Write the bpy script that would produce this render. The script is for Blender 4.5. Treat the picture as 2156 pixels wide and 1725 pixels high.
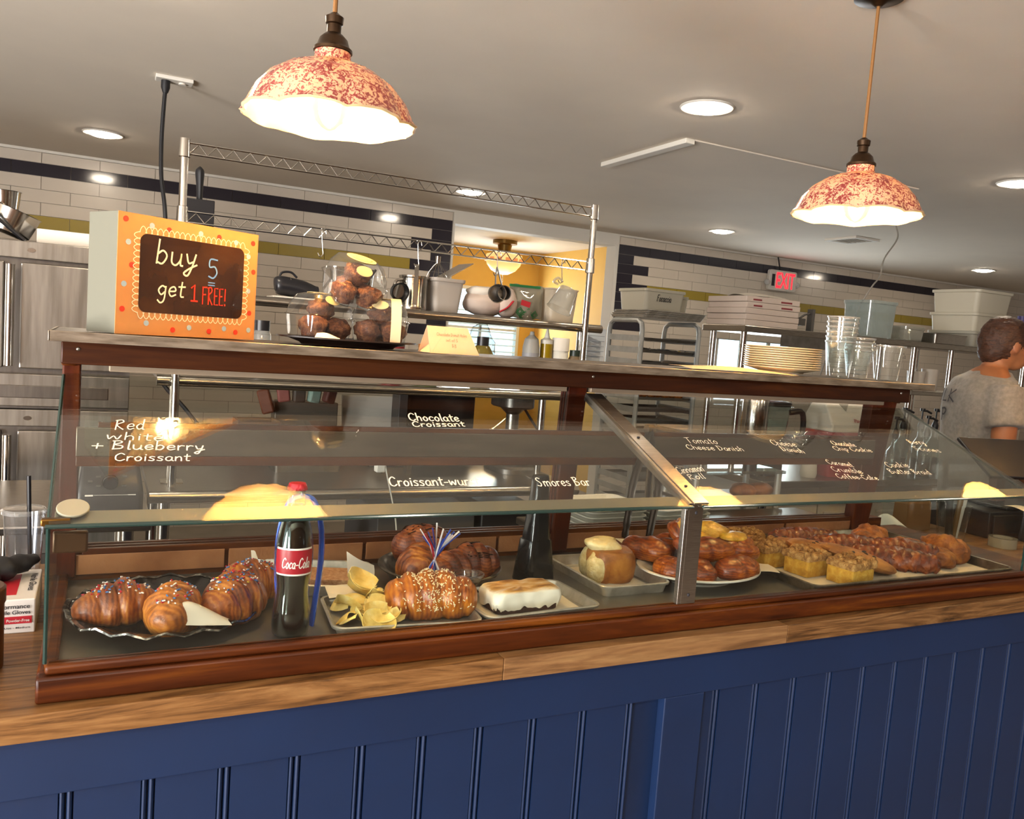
import bpy, bmesh, math, random
from mathutils import Vector, Matrix, noise
for o in list(bpy.data.objects): bpy.data.objects.remove(o)
random.seed(7)
sc = bpy.context.scene
COL = sc.collection
pi = math.pi

# ---------------------------------------------------------------- camera
yaw, pitch, roll = .46485, -.08703, .07486
fw = Vector((math.sin(yaw)*math.cos(pitch), math.cos(yaw)*math.cos(pitch), math.sin(pitch)))
rt = Vector((math.cos(yaw), -math.sin(yaw), 0)); up = rt.cross(fw)
r2 = rt*math.cos(roll)+up*math.sin(roll); u2 = up*math.cos(roll)-rt*math.sin(roll)
cam = bpy.data.cameras.new('camera'); camo = bpy.data.objects.new('camera', cam); COL.objects.link(camo)
mw_ = Matrix((r2, u2, -fw)).transposed().to_4x4(); mw_.translation = (0, 0, 1.47)
camo.matrix_world = mw_
cam.sensor_fit = 'HORIZONTAL'; cam.sensor_width = 36; cam.lens = 36*1743/2156
cam.clip_start = .02; cam.clip_end = 200
sc.camera = camo

# ---------------------------------------------------------------- world, daylight, exposure
sc.view_settings.view_transform = 'Standard'; sc.view_settings.look = 'None'
sc.view_settings.gamma = 1; sc.view_settings.use_curve_mapping = False
sc.view_settings.exposure = 0.55
cy = sc.cycles
cy.max_bounces = 7; cy.diffuse_bounces = 3; cy.glossy_bounces = 4; cy.transmission_bounces = 4; cy.transparent_max_bounces = 24
cy.caustics_reflective = False; cy.caustics_refractive = False; cy.sample_clamp_indirect = 60
cy.use_adaptive_sampling = True; cy.adaptive_threshold = .15
wd = bpy.data.worlds.new('overcast_sky'); sc.world = wd; wd.use_nodes = True
wd.node_tree.nodes['Background'].inputs[0].default_value = (.82, .92, 1, 1)
wd.node_tree.nodes['Background'].inputs[1].default_value = 2.2
def area(name, loc, aim, sx, sy, w, col):
    l = bpy.data.lights.new(name, 'AREA'); l.shape = 'RECTANGLE'; l.size = sx; l.size_y = sy; l.energy = w; l.color = col
    o = bpy.data.objects.new(name, l); COL.objects.link(o); o.location = loc
    o.rotation_euler = Vector(aim).to_track_quat('-Z', 'Z').to_euler(); return o
# daylight through the two shopfront windows of the dining side (left) and the two kitchen windows;
# sky and sunlit pavement: the light comes in rising towards the ceiling
for y in (-2.4, .3):
    area('daylight_shopfront', (-3.5, y, .95), (1, .15, 1.0), 2.2, 1.1, 230, (1, .96, .92))
# added fill discs overhead behind the camera, brightening the front-facing surfaces
for x in (-.6, 1.3, 3.2, 5.1):
    l = area('front_fill_light', (x, -.9, 2.385), (0, 0, -1), .2, .2, 13, (1, .9, .76)); l.data.shape = 'DISK'
area('daylight_back_room', (3.67, 8.12, 1.6), (0, -1, 0), .9, .8, 16, (.85, .95, 1))
area('daylight_kitchen', (5.55, 5.96, 1.3), (0, -1, 0), 1, .6, 18, (.85, .95, 1))

# ---------------------------------------------------------------- helpers: materials
def lin(h):
    h = h.lstrip('#'); c = [int(h[i:i+2], 16)/255 for i in (0, 2, 4)]
    return tuple((x/12.92 if x <= .04045 else ((x+.055)/1.055)**2.4) for x in c)+(1,)
def nt(name):
    m = bpy.data.materials.new(name); m.use_nodes = True; t = m.node_tree; t.nodes.clear()
    return m, t, t.nodes.new('ShaderNodeOutputMaterial')
def L(t, a, b): t.links.new(a, b)
def coords(t, scale=(1, 1, 1), rot=(0, 0, 0)):
    tc = t.nodes.new('ShaderNodeTexCoord'); mp = t.nodes.new('ShaderNodeMapping')
    mp.inputs['Scale'].default_value = scale; mp.inputs['Rotation'].default_value = rot
    L(t, tc.outputs['Object'], mp.inputs[0]); return mp.outputs[0]
def nz(t, co, scale, detail=4, rough=.55, dist=0):
    n = t.nodes.new('ShaderNodeTexNoise'); n.inputs['Scale'].default_value = scale; n.inputs['Detail'].default_value = detail
    n.inputs['Roughness'].default_value = rough; n.inputs['Distortion'].default_value = dist
    L(t, co, n.inputs[0]); return n.outputs[0]
def ramp(t, f, stops):
    r = t.nodes.new('ShaderNodeValToRGB'); e = r.color_ramp.elements
    while len(e) < len(stops): e.new(.5)
    for k, (p, c) in enumerate(stops): e[k].position = p; e[k].color = c if not isinstance(c, str) else lin(c)
    L(t, f, r.inputs[0]); return r.outputs[0]
MATS = {}
def M(name, col, rough=.5, metal=0, col2=None, ns=8, lo=.35, hi=.65, bump=0, bs=40, stretch=(1, 1, 1), spec=.5, emis=None, es=0, coat=0, sheen=0, sss=0, dist=0, trans=0):
    if name in MATS: return MATS[name]
    m, t, out = nt(name); b = t.nodes.new('ShaderNodeBsdfPrincipled')
    b.inputs['Base Color'].default_value = lin(col); b.inputs['Roughness'].default_value = rough; b.inputs['Metallic'].default_value = metal
    b.inputs['Specular IOR Level'].default_value = spec; b.inputs['Coat Weight'].default_value = coat
    if sheen: b.inputs['Sheen Weight'].default_value = sheen
    co = coords(t, stretch)
    if col2: L(t, ramp(t, nz(t, co, ns, dist=dist), [(lo, col), (hi, col2)]), b.inputs['Base Color'])
    if bump:
        bn = t.nodes.new('ShaderNodeBump'); bn.inputs['Strength'].default_value = bump; bn.inputs['Distance'].default_value = .002
        L(t, nz(t, co, bs), bn.inputs['Height']); L(t, bn.outputs[0], b.inputs['Normal'])
    if emis: b.inputs['Emission Color'].default_value = lin(emis); b.inputs['Emission Strength'].default_value = es
    s = b.outputs[0]
    if trans:
        tr = t.nodes.new('ShaderNodeBsdfTranslucent'); tr.inputs[0].default_value = lin(col)
        mx = t.nodes.new('ShaderNodeMixShader'); mx.inputs[0].default_value = trans
        L(t, s, mx.inputs[1]); L(t, tr.outputs[0], mx.inputs[2]); s = mx.outputs[0]
    L(t, s, out.inputs[0]); MATS[name] = m; return m
def GL(name, tint='#F4FAF8', refl=1.0, haze=0.0, hz='#FFFFFF', rough=.0):
    """clear pane or clear plastic: light passes straight, the surface reflects by angle"""
    if name in MATS: return MATS[name]
    m, t, out = nt(name)
    tr = t.nodes.new('ShaderNodeBsdfTransparent'); tr.inputs[0].default_value = lin(tint)
    gl = t.nodes.new('ShaderNodeBsdfGlossy'); gl.inputs['Roughness'].default_value = rough
    lw = t.nodes.new('ShaderNodeLayerWeight'); lw.inputs[0].default_value = .5
    p = t.nodes.new('ShaderNodeMath'); p.operation = 'POWER'; p.inputs[1].default_value = 4; L(t, lw.outputs['Facing'], p.inputs[0])
    a = t.nodes.new('ShaderNodeMath'); a.operation = 'MULTIPLY_ADD'; a.inputs[1].default_value = .9*refl; a.inputs[2].default_value = .045*refl
    a.use_clamp = True; L(t, p.outputs[0], a.inputs[0])
    base = tr.outputs[0]
    if haze:
        df = t.nodes.new('ShaderNodeBsdfDiffuse'); df.inputs[0].default_value = lin(hz)
        mh = t.nodes.new('ShaderNodeMixShader'); mh.inputs[0].default_value = haze
        L(t, base, mh.inputs[1]); L(t, df.outputs[0], mh.inputs[2]); base = mh.outputs[0]
    mx = t.nodes.new('ShaderNodeMixShader'); L(t, a.outputs[0], mx.inputs[0]); L(t, base, mx.inputs[1]); L(t, gl.outputs[0], mx.inputs[2])
    L(t, mx.outputs[0], out.inputs[0]); MATS[name] = m; return m
def WOOD(name, c1, c2, c3, rough=.35, axis='X', sc_=1.0, coat=.2, knots=0.0, spec=.18):
    if name in MATS: return MATS[name]
    m, t, out = nt(name); b = t.nodes.new('ShaderNodeBsdfPrincipled')
    s = {'X': (1.2, 14, 14), 'Y': (14, 1.2, 14), 'Z': (14, 14, 1.2)}[axis]
    co = coords(t, tuple(v*sc_ for v in s))
    g = nz(t, co, 1.6, 6, .6, 1.2+knots)
    c = ramp(t, g, [(.28, c1), (.5, c2), (.72, c3)])
    fine = nz(t, coords(t, tuple(v*6 for v in s)), 2, 4)
    mix = t.nodes.new('ShaderNodeMix'); mix.data_type = 'RGBA'; mix.blend_type = 'MULTIPLY'; mix.inputs[0].default_value = .45
    L(t, c, mix.inputs[6]); L(t, ramp(t, fine, [(.3, (.45, .4, .36, 1)), (.6, (1, 1, 1, 1))]), mix.inputs[7])
    L(t, mix.outputs[2], b.inputs['Base Color']); b.inputs['Roughness'].default_value = rough; b.inputs['Coat Weight'].default_value = coat
    b.inputs['Coat Roughness'].default_value = .25; b.inputs['Specular IOR Level'].default_value = spec
    bn = t.nodes.new('ShaderNodeBump'); bn.inputs['Strength'].default_value = .12; bn.inputs['Distance'].default_value = .002
    L(t, fine, bn.inputs['Height']); L(t, bn.outputs[0], b.inputs['Normal'])
    L(t, b.outputs[0], out.inputs[0]); MATS[name] = m; return m
def EM(name, col, s):
    if name in MATS: return MATS[name]
    m, t, out = nt(name); e = t.nodes.new('ShaderNodeEmission'); e.inputs[0].default_value = lin(col); e.inputs[1].default_value = s
    L(t, e.outputs[0], out.inputs[0]); MATS[name] = m; return m

# ---------------------------------------------------------------- helpers: geometry
def mwof(o): return (mwof(o.parent) if o.parent else Matrix.Identity(4)) @ o.matrix_basis
def rrect(w, d, r, n=5):
    p = []
    for k, (sx, sy) in enumerate(((1, 1), (-1, 1), (-1, -1), (1, -1))):
        for i in range(n+1):
            a = (k+i/n)*pi/2
            p.append((sx*(w/2-r)+r*math.cos(a), sy*(d/2-r)+r*math.sin(a)))
    return p
def circ(r, n=24, rx=1, ry=1): return [(r*rx*math.cos(2*pi*i/n), r*ry*math.sin(2*pi*i/n)) for i in range(n)]
def catmull(pts, k=5, closed=False):
    P = [Vector(p) for p in pts]; n = len(P)
    if n < 3: return P
    out = []
    for i in range(n if closed else n-1):
        p0 = P[(i-1) % n] if closed or i > 0 else P[0]*2-P[1]
        p1 = P[i]; p2 = P[(i+1) % n]; p3 = P[(i+2) % n] if closed or i+2 < n else P[-1]*2-P[-2]
        for j in range(k):
            t = j/k
            out.append(.5*((2*p1)+(p2-p0)*t+(2*p0-5*p1+4*p2-p3)*t*t+(3*p1-p0-3*p2+p3)*t**3))
    if not closed: out.append(P[-1])
    return out
class G:
    def __init__(s): s.v = []; s.f = []
    def add(s, v, f):
        n = len(s.v); s.v += [tuple(x) for x in v]; s.f += [tuple(i+n for i in q) for q in f]; return s
    def bx(s, x0, x1, y0, y1, z0, z1):
        return s.add([(x, y, z) for z in (z0, z1) for y in (y0, y1) for x in (x0, x1)],
                     [(0, 2, 3, 1), (4, 5, 7, 6), (0, 1, 5, 4), (2, 6, 7, 3), (0, 4, 6, 2), (1, 3, 7, 5)])
    def box(s, c, d, rz=0, rx=0, ry=0):
        R = Matrix.Translation(c) @ Matrix.Rotation(rz, 4, 'Z') @ Matrix.Rotation(ry, 4, 'Y') @ Matrix.Rotation(rx, 4, 'X')
        v = [R @ Vector((x*d[0]/2, y*d[1]/2, z*d[2]/2)) for z in (-1, 1) for y in (-1, 1) for x in (-1, 1)]
        return s.add(v, [(0, 2, 3, 1), (4, 5, 7, 6), (0, 1, 5, 4), (2, 6, 7, 3), (0, 4, 6, 2), (1, 3, 7, 5)])
    def loft(s, rings, c0=True, c1=True, close=False):
        n = len(rings[0]); v = [p for r in rings for p in r]; f = []
        m = len(rings)
        for i in range(m if close else m-1):
            a = i*n; b = ((i+1) % m)*n
            for j in range(n):
                k = (j+1) % n; f.append((a+j, a+k, b+k, b+j))
        if not close:
            if c0: f.append(tuple(range(n))[::-1])
            if c1: f.append(tuple(range((m-1)*n, m*n)))
        return s.add(v, f)
    def lev(s, poly, levels, c=(0, 0, 0), c0=True, c1=True):
        """levels: (scale_or_inset, z): rings of one outline, scaled in x and y"""
        return s.loft([[(c[0]+x*k, c[1]+y*k, c[2]+z) for x, y in poly] for k, z in levels], c0, c1)
    def prism(s, poly, z0, z1): return s.loft([[(x, y, z0) for x, y in poly], [(x, y, z1) for x, y in poly]])
    def xprism(s, poly, x0, x1): return s.loft([[(x0, y, z) for y, z in poly], [(x1, y, z) for y, z in poly]])
    def lathe(s, prof, n=24, c=(0, 0, 0), c0=True, c1=True):
        return s.loft([[(c[0]+r*math.cos(2*pi*j/n), c[1]+r*math.sin(2*pi*j/n), c[2]+z) for j in range(n)] for r, z in prof], c0, c1)
    def tube(s, pts, r, n=8, closed=False, flat=1.0):
        P = [Vector(p) for p in pts]; m = len(P); rings = []; ref = None
        for i in range(m):
            a = P[i-1] if (i > 0 or closed) else P[i]; b = P[(i+1) % m] if (i < m-1 or closed) else P[i]
            d = (b-a).normalized()
            if ref is None: ref = Vector((0, 0, 1)) if abs(d.z) < .9 else Vector((1, 0, 0))
            x = d.cross(ref).normalized(); y = x.cross(d).normalized(); ref = y
            q = r[i] if isinstance(r, (list, tuple)) else r
            rings.append([tuple(P[i]+x*q*math.cos(2*pi*j/n)+y*q*flat*math.sin(2*pi*j/n)) for j in range(n)])
        return s.loft(rings, close=closed)
    def cyl(s, a, b, r, r1=None, n=16):
        return s.tube([a, b], [r, r if r1 is None else r1], n)
    def ell(s, c, r, nu=16, nv=10, amp=0, fr=20, seed=0, rz=0, flatb=None, ry=0):
        R = Matrix.Rotation(rz, 3, 'Z') @ Matrix.Rotation(ry, 3, 'Y'); v = []; C = Vector(c)
        for j in range(1, nv):
            b = pi*j/nv-pi/2
            for i in range(nu):
                a = 2*pi*i/nu; p = Vector((math.cos(b)*math.cos(a), math.cos(b)*math.sin(a), math.sin(b)))
                q = Vector((p.x*r[0], p.y*r[1], p.z*r[2]))
                k = 1+amp*noise.noise(q*fr+Vector((seed, seed*1.7, 0)))+amp*.5*noise.noise(q*fr*2.3+Vector((0, seed, seed)))
                q = q*k
                if flatb is not None and q.z < -flatb*r[2]: q.z = -flatb*r[2]
                v.append(C+R @ q)
        zb = -r[2] if flatb is None else -flatb*r[2]
        v.append(C+R @ Vector((0, 0, zb))); v.append(C+R @ Vector((0, 0, r[2])))
        f = []; n0 = len(v)-2
        for j in range(nv-2):
            for i in range(nu):
                k = (i+1) % nu; f.append((j*nu+i, j*nu+k, (j+1)*nu+k, (j+1)*nu+i))
        for i in range(nu):
            k = (i+1) % nu; f.append((n0, k, i)); f.append((n0+1, (nv-2)*nu+i, (nv-2)*nu+k))
        return s.add(v, f)
    def surf(s, fn, nu, nv, thick=0):
        """open sheet fn(u,v) in 0..1; with thickness it becomes a thin solid"""
        v = [Vector(fn(i/nu, j/nv)) for j in range(nv+1) for i in range(nu+1)]
        f = [(j*(nu+1)+i, j*(nu+1)+i+1, (j+1)*(nu+1)+i+1, (j+1)*(nu+1)+i) for j in range(nv) for i in range(nu)]
        if not thick: return s.add(v, f)
        N = len(v); nr = [Vector() for _ in v]
        for q in f:
            nn = (v[q[1]]-v[q[0]]).cross(v[q[3]]-v[q[0]])
            for k in q: nr[k] += nn
        w = [a-b.normalized()*thick for a, b in zip(v, nr)]
        edge = [i for i in range(nu)]+[j*(nu+1)+nu for j in range(nv)]+[nv*(nu+1)+i for i in range(nu, 0, -1)]+[j*(nu+1) for j in range(nv, 0, -1)]
        f2 = [tuple(k+N for k in q[::-1]) for q in f]
        f3 = [(edge[(k+1) % len(edge)], edge[k], edge[k]+N, edge[(k+1) % len(edge)]+N) for k in range(len(edge))]
        return s.add(v+w, f+f2+f3)
    def xf(s, Mx): s.v = [tuple(Mx @ Vector(p)) for p in s.v]; return s
    def mesh(s, name, mat, smooth=35):
        me = bpy.data.meshes.new(name); me.from_pydata(s.v, [], s.f)
        bm = bmesh.new(); bm.from_mesh(me); bmesh.ops.recalc_face_normals(bm, faces=bm.faces); bm.to_mesh(me); bm.free()
        if mat: me.materials.append(mat)
        if smooth:
            me.shade_smooth(); me.set_sharp_from_angle(angle=math.radians(smooth))
        return me
    def o(s, name, mat, parent=None, world=True, smooth=35, bevel=0, seg=2, sub=0):
        if parent is not None and world: s.xf(mwof(parent).inverted())
        ob = bpy.data.objects.new(name, s.mesh(name, mat, smooth)); COL.objects.link(ob)
        if parent is not None: ob.parent = parent
        if bevel:
            b = ob.modifiers.new('bevel', 'BEVEL'); b.width = bevel; b.segments = seg; b.limit_method = 'ANGLE'; b.angle_limit = math.radians(40)
        if sub:
            b = ob.modifiers.new('sub', 'SUBSURF'); b.levels = sub; b.render_levels = sub
        return ob
def inst(name, me, parent=None, loc=(0, 0, 0), rot=(0, 0, 0), scale=(1, 1, 1)):
    ob = bpy.data.objects.new(name, me); COL.objects.link(ob); ob.parent = parent
    ob.location = loc; ob.rotation_euler = rot; ob.scale = scale; return ob
def tag(o, label, cat, group=None, kind=None):
    o['label'] = label; o['category'] = cat
    if group: o['group'] = group
    if kind: o['kind'] = kind
    return o
def thing(name, label, cat, loc=(0, 0, 0), rz=0, group=None):
    o = bpy.data.objects.new(name, None); COL.objects.link(o); o.location = loc; o.rotation_euler = (0, 0, rz); o.empty_display_size = .05
    return tag(o, label, cat, group)
def struct(o, label=None):
    o['kind'] = 'structure'
    if label: o['label'] = label
    return o
def dup(root, loc, rz=None, label=None):
    def cp(a, par):
        c = a.copy(); COL.objects.link(c); c.parent = par
        for ch in a.children: cp(ch, c)
        return c
    r = cp(root, None); r.location = loc
    if rz is not None: r.rotation_euler.z = rz
    if label: r['label'] = label
    return r

# ---------------------------------------------------------------- lettering
FONT = {  # pen strokes on a unit x-height: advance, strokes
 'a': (.95, ['.75,.8 .45,1 .12,.7 .15,.2 .45,0 .7,.3 .75,.9 .76,.15 .92,0']),
 'b': (.9, ['.12,1.8 .12,0', '.12,.7 .45,1 .75,.6 .5,0 .12,.1']),
 'c': (.8, ['.72,.85 .4,1 .1,.55 .3,.02 .7,.15']),
 'd': (.95, ['.72,.8 .4,1 .1,.5 .38,0 .72,.3', '.76,1.8 .74,.1 .9,0']),
 'e': (.85, ['.12,.5 .7,.6 .55,1 .2,.85 .1,.4 .35,0 .75,.2']),
 'f': (.7, ['.7,1.6 .4,1.75 .3,1 .3,-.1', '.08,.9 .6,.95']),
 'g': (.95, ['.75,.85 .4,1 .12,.55 .4,.1 .72,.4', '.76,.95 .74,-.4 .45,-.75 .15,-.5']),
 'h': (.9, ['.12,1.8 .12,0', '.12,.6 .45,1 .7,.7 .72,0']),
 'i': (.4, ['.18,.95 .2,0', '.2,1.35 .22,1.42']),
 'k': (.85, ['.12,1.8 .12,0', '.65,1 .15,.45 .7,0']),
 'l': (.4, ['.18,1.8 .18,.1 .35,0']),
 'm': (1.35, ['.1,.95 .12,0', '.12,.6 .4,1 .58,.7 .6,0', '.6,.6 .9,1 1.12,.7 1.15,0']),
 'n': (.9, ['.1,.95 .12,0', '.12,.6 .45,1 .7,.7 .73,0']),
 'o': (.9, ['.45,1 .12,.6 .3,.02 .65,.1 .75,.65 .45,1 .5,.95']),
 'p': (.9, ['.12,.95 .12,-.75', '.12,.7 .45,1 .75,.6 .5,.05 .12,.2']),
 'r': (.7, ['.1,.95 .13,0', '.13,.6 .35,.95 .62,.9']),
 's': (.8, ['.65,.9 .35,1 .15,.75 .6,.35 .5,.02 .1,.1']),
 't': (.7, ['.32,1.55 .32,.15 .6,.03', '.05,1.05 .65,1.1']),
 'u': (.95, ['.1,.95 .15,.2 .45,0 .72,.4 .75,.95 .76,.1 .92,0']),
 'w': (1.25, ['.08,.95 .25,.05 .55,.8 .85,.05 1.1,1']),
 'y': (.9, ['.1,.95 .3,.3 .6,.4', '.75,1 .6,.1 .35,-.7 .05,-.55 .4,-.15 .9,.2']),
 'z': (.8, ['.1,.95 .65,.95 .12,.03 .72,.05']),
 'B': (1.15, ['.15,1.75 .15,0', '.02,1.7 .6,1.75 .75,1.4 .2,.95 .85,.7 .8,.2 .1,0']),
 'C': (1.2, ['1,1.45 .65,1.75 .2,1.2 .25,.3 .7,0 1.1,.3']),
 'D': (1.2, ['.18,1.7 .15,0', '0,1.7 .7,1.6 1,.9 .7,.15 .05,0']),
 'F': (1.05, ['.15,1.7 .15,0', '.1,1.7 .9,1.72', '.15,.95 .7,.98']),
 'H': (1.2, ['.15,1.7 .15,0', '.95,1.7 .95,0', '.15,.85 .95,.9']),
 'R': (1.15, ['.15,1.7 .15,0', '.02,1.65 .6,1.75 .8,1.35 .2,.85 .9,0']),
 'S': (1.1, ['.85,1.55 .5,1.75 .2,1.35 .75,.6 .55,.02 .08,.15']),
 'T': (1.1, ['.02,1.65 1.05,1.75', '.5,1.7 .5,0']),
 'E': (.95, ['.75,1.7 .12,1.7 .12,0 .78,.02', '.12,.9 .6,.92']),
 'I': (.5, ['.2,1.7 .2,0']), 'L': (.95, ['.15,1.7 .15,0 .8,.02']), 'K': (1.05, ['.15,1.7 .15,0', '.85,1.7 .18,.8 .9,0']),
 'P': (1.05, ['.15,1.7 .15,0', '.02,1.65 .6,1.75 .8,1.35 .5,.85 .15,.85']),
 '-': (.7, ['.1,.55 .6,.58']), '+': (1, ['.5,1.1 .5,.1', '.1,.6 .95,.62']), ' ': (.55, []), '!': (.45, ['.2,1.7 .2,.5', '.2,.1 .22,.0']),
 '5': (1, ['.8,1.7 .2,1.7 .15,1 .6,1.05 .8,.5 .5,0 .1,.12']), '1': (.8, ['.15,1.35 .45,1.7 .45,0', '.15,0 .75,0']), '8': (.9, ['.45,1 .15,1.3 .45,1.7 .75,1.35 .45,1 .12,.45 .45,0 .8,.4 .45,1']),
 '$': (.9, ['.75,1.4 .4,1.55 .2,1.2 .65,.7 .5,.25 .1,.35', '.45,1.8 .42,0']),
}
SHARP = set('EFHT1TzDkILK')
def strokes(s):
    x = 0; out = []
    for ch in s:
        adv, st = FONT[ch]
        for q in st:
            p = [tuple(float(k) for k in a.split(',')) for a in q.split()]
            out.append([(x+a, b) for a, b in p] if ch in SHARP and len(p) < 6 else [(x+v.x, v.y) for v in catmull([(a, b, 0) for a, b in p], 4)])
        x += adv+.08
    return out, x-.08
def ribbon(g, pts, w, put, th=.0):
    P = [Vector((a, b)) for a, b in pts]; n = len(P); A = []; B = []
    for i in range(n):
        d = P[min(i+1, n-1)]-P[max(i-1, 0)]
        if d.length < 1e-9: d = Vector((1, 0))
        d.normalize(); k = Vector((-d.y, d.x))*w/2
        e = d*(w*.4 if i == n-1 else (-w*.4 if i == 0 else 0))
        A.append(P[i]+k+e); B.append(P[i]-k+e)
    v = [put(*a) for a in A]+[put(*b) for b in B]
    return g.add(v, [(i, i+1, n+i+1, n+i) for i in range(n-1)])
def hand(name, s, o, U, V, width, h, mat, parent, w=.0022, world=True, slant=.12):
    """handwritten line: o start of the baseline, U along it, V up the letters, fitted to width and x-height h"""
    st, tot = strokes(s); U = Vector(U).normalized(); V = Vector(V).normalized(); N = U.cross(V); o = Vector(o)
    kx = width/tot; g = G()
    for q in st:
        # stroke in metric units, so the pen keeps its width
        mp = [(a*kx+b*h*slant, b*h) for a, b in q]
        ribbon(g, mp, w, lambda a, b: tuple(o+U*a+V*b+N*.0006))
    return g.o(name, mat, parent, world, smooth=0)
def printed(name, s, o, U, V, width, mat, parent, height=None, world=True, ext=.0003):
    c = bpy.data.curves.new(name, 'FONT'); c.body = s; c.size = 1; c.extrude = 0; c.offset = .012
    ob = bpy.data.objects.new(name, c); COL.objects.link(ob)
    bpy.context.view_layer.update()
    me = bpy.data.meshes.new_from_object(ob.evaluated_get(bpy.context.evaluated_depsgraph_get()))
    bpy.data.objects.remove(ob); bpy.data.curves.remove(c)
    xs = [v.co.x for v in me.vertices]; ys = [v.co.y for v in me.vertices]; x0 = min(xs); k = width/(max(xs)-x0)
    y0 = min(ys); ky = k if height is None else height/(max(ys)-y0)
    U = Vector(U).normalized(); V = Vector(V).normalized(); N = U.cross(V); o = Vector(o)
    inv = mwof(parent).inverted() if (parent is not None and world) else Matrix.Identity(4)
    for v in me.vertices: v.co = inv @ (o+U*((v.co.x-x0)*k)+V*((v.co.y-y0)*ky)+N*.0008)
    me.materials.clear(); me.materials.append(mat); me.name = name
    ob = bpy.data.objects.new(name, me); COL.objects.link(ob); ob.parent = parent; return ob

# ================================================================ materials in common use
STEEL = M('brushed_steel', '#B4AEA6', .3, 1, '#9A948C', 30, stretch=(1, 1, 40))
STEELX = M('brushed_steel_long', '#AFA89E', .28, 1, '#8F887F', 20, stretch=(1, 30, 30))
DSTEEL = M('dull_steel', '#8F8C88', .42, 1, '#7A7671', 16)
CHROME = M('chrome', '#C9C5BE', .16, 1)
ALU = M('aluminium_pan', '#D2CFC8', .45, .85, '#B8B4AC', 40)
WHITE = M('white_paint', '#DAD5CB', .6)
BLACK = M('black_plastic', '#17161A', .35)
RUBBER = M('black_rubber', '#151417', .6)
WPLAST = M('white_plastic', '#DAD8CF', .4, trans=.15)
PAPER = M('paper', '#EFE6D8', .8, trans=.1)
PARCH = M('parchment', '#E6D9C4', .7, trans=.2, bump=.1)
INK = M('black_ink', '#26242A', .7)
PENW = M('white_paint_pen', '#F6F1E4', .6, emis='#F6F1E4', es=0)
CLEAR = GL('clear_plastic', '#FCFEFE', 1.3, .012)
CASEGLASS = GL('case_glass', '#F9FCFA', .7)
SLOPEGLASS = GL('case_glass_slope', '#F8FBF9', 1.2)
GREENEDGE = M('glass_cut_edge', '#14312D', .12, spec=.8)

# ================================================================ the room
g = G(); g.bx(-3.6, 10.2, -4.1, 8.6, -.1, 0)
struct(g.o('floor', M('quarry_tile', '#8A7D71', .6, col2='#7A6E63', ns=3), smooth=0))
g = G(); g.bx(-3.6, 10.2, -4.1, 8.6, 2.4, 2.5)
struct(g.o('ceiling', M('ceiling_paint', '#DDD2C2', .85, col2='#D8CDBE', ns=2, bump=.05, bs=60), smooth=0))
WALLM = M('wall_grout', '#A59C90', .8)
CREAM = M('cream_wall', '#CFC6B8', .7)
for nm, x0, x1 in (('wall_back_left', -3.6, 2.385), ('wall_back_right', 3.895, 10.2)):
    if nm == 'wall_back_left':
        g = G(); g.bx(x0, x1, 6.0, 6.12, 0, 2.4)
    else:   # right part has a window opening
        g = G(); g.bx(x0, 5.05, 6, 6.12, 0, 2.4); g.bx(6.05, x1, 6, 6.12, 0, 2.4); g.bx(5.05, 6.05, 6, 6.12, 0, 1.0); g.bx(5.05, 6.05, 6, 6.12, 1.63, 2.4)
    ob = struct(g.o(nm, WALLM, smooth=0))
    if nm == 'wall_back_left': WBL = ob
    else: WBR = ob
g = G(); g.bx(2.385, 3.895, 5.98, 6.12, 2.3, 2.405); g.bx(-3.6, 2.385, 5.98, 6.0, 2.384, 2.405); g.bx(3.895, 10.2, 5.98, 6.0, 2.384, 2.405)
struct(g.o('trim_1', WHITE, smooth=0))
g = G(); g.bx(3.865, 3.9, 5.985, 6.13, 0, 2.31); g.bx(2.383, 2.4, 5.985, 6.13, 0, 2.31)
struct(g.o('trim_2', WHITE, smooth=0, bevel=.004))
# ceramic tiles, each one laid by itself
TW = M('white_tile', '#CFC4B6', .28, col2='#C8BDAF', ns=1.5)
TD = M('dark_tile', '#2B2730', .13)
TY = M('mustard_tile', '#9A8534', .25)
P_, H_ = .322, .08
def tmesh(nm, w, mat):
    g = G(); g.bx(.0015, w-.0015, -.007, .004, .0015, H_-.0015); return g.mesh(nm, mat, 0)
tm = {(c, k): tmesh('tile', P_ if k == 'f' else P_/2, m) for c, m in (('w', TW), ('d', TD), ('y', TY)) for k in 'fh'}
def lay(wall, xe, sgn, n, rows):
    for r in range(rows):
        z = 2.32-H_*r  # row 0 sits above the dark band
        k = r-1        # k = 0 is the dark band
        x = 0
        for i in range(n):
            half = (i == 0 and k % 2 == 1)
            w = P_/2 if half else P_
            c = 'd' if (k == 0 or (k > 0 and i == 0)) else ('y' if k == 4 else 'w')
            if k < 0: c = 'w'
            xx = xe-(x+w) if sgn < 0 else xe+x
            inst('tile', tm[(c, 'h' if half else 'f')], wall, (xx, 6.0, z), scale=(1, 1, 1 if k >= 0 else .8))
            x += w
lay(WBL, 2.38, -1, 10, 13)
lay(WBR, 3.9, 1, 15, 10)
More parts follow.
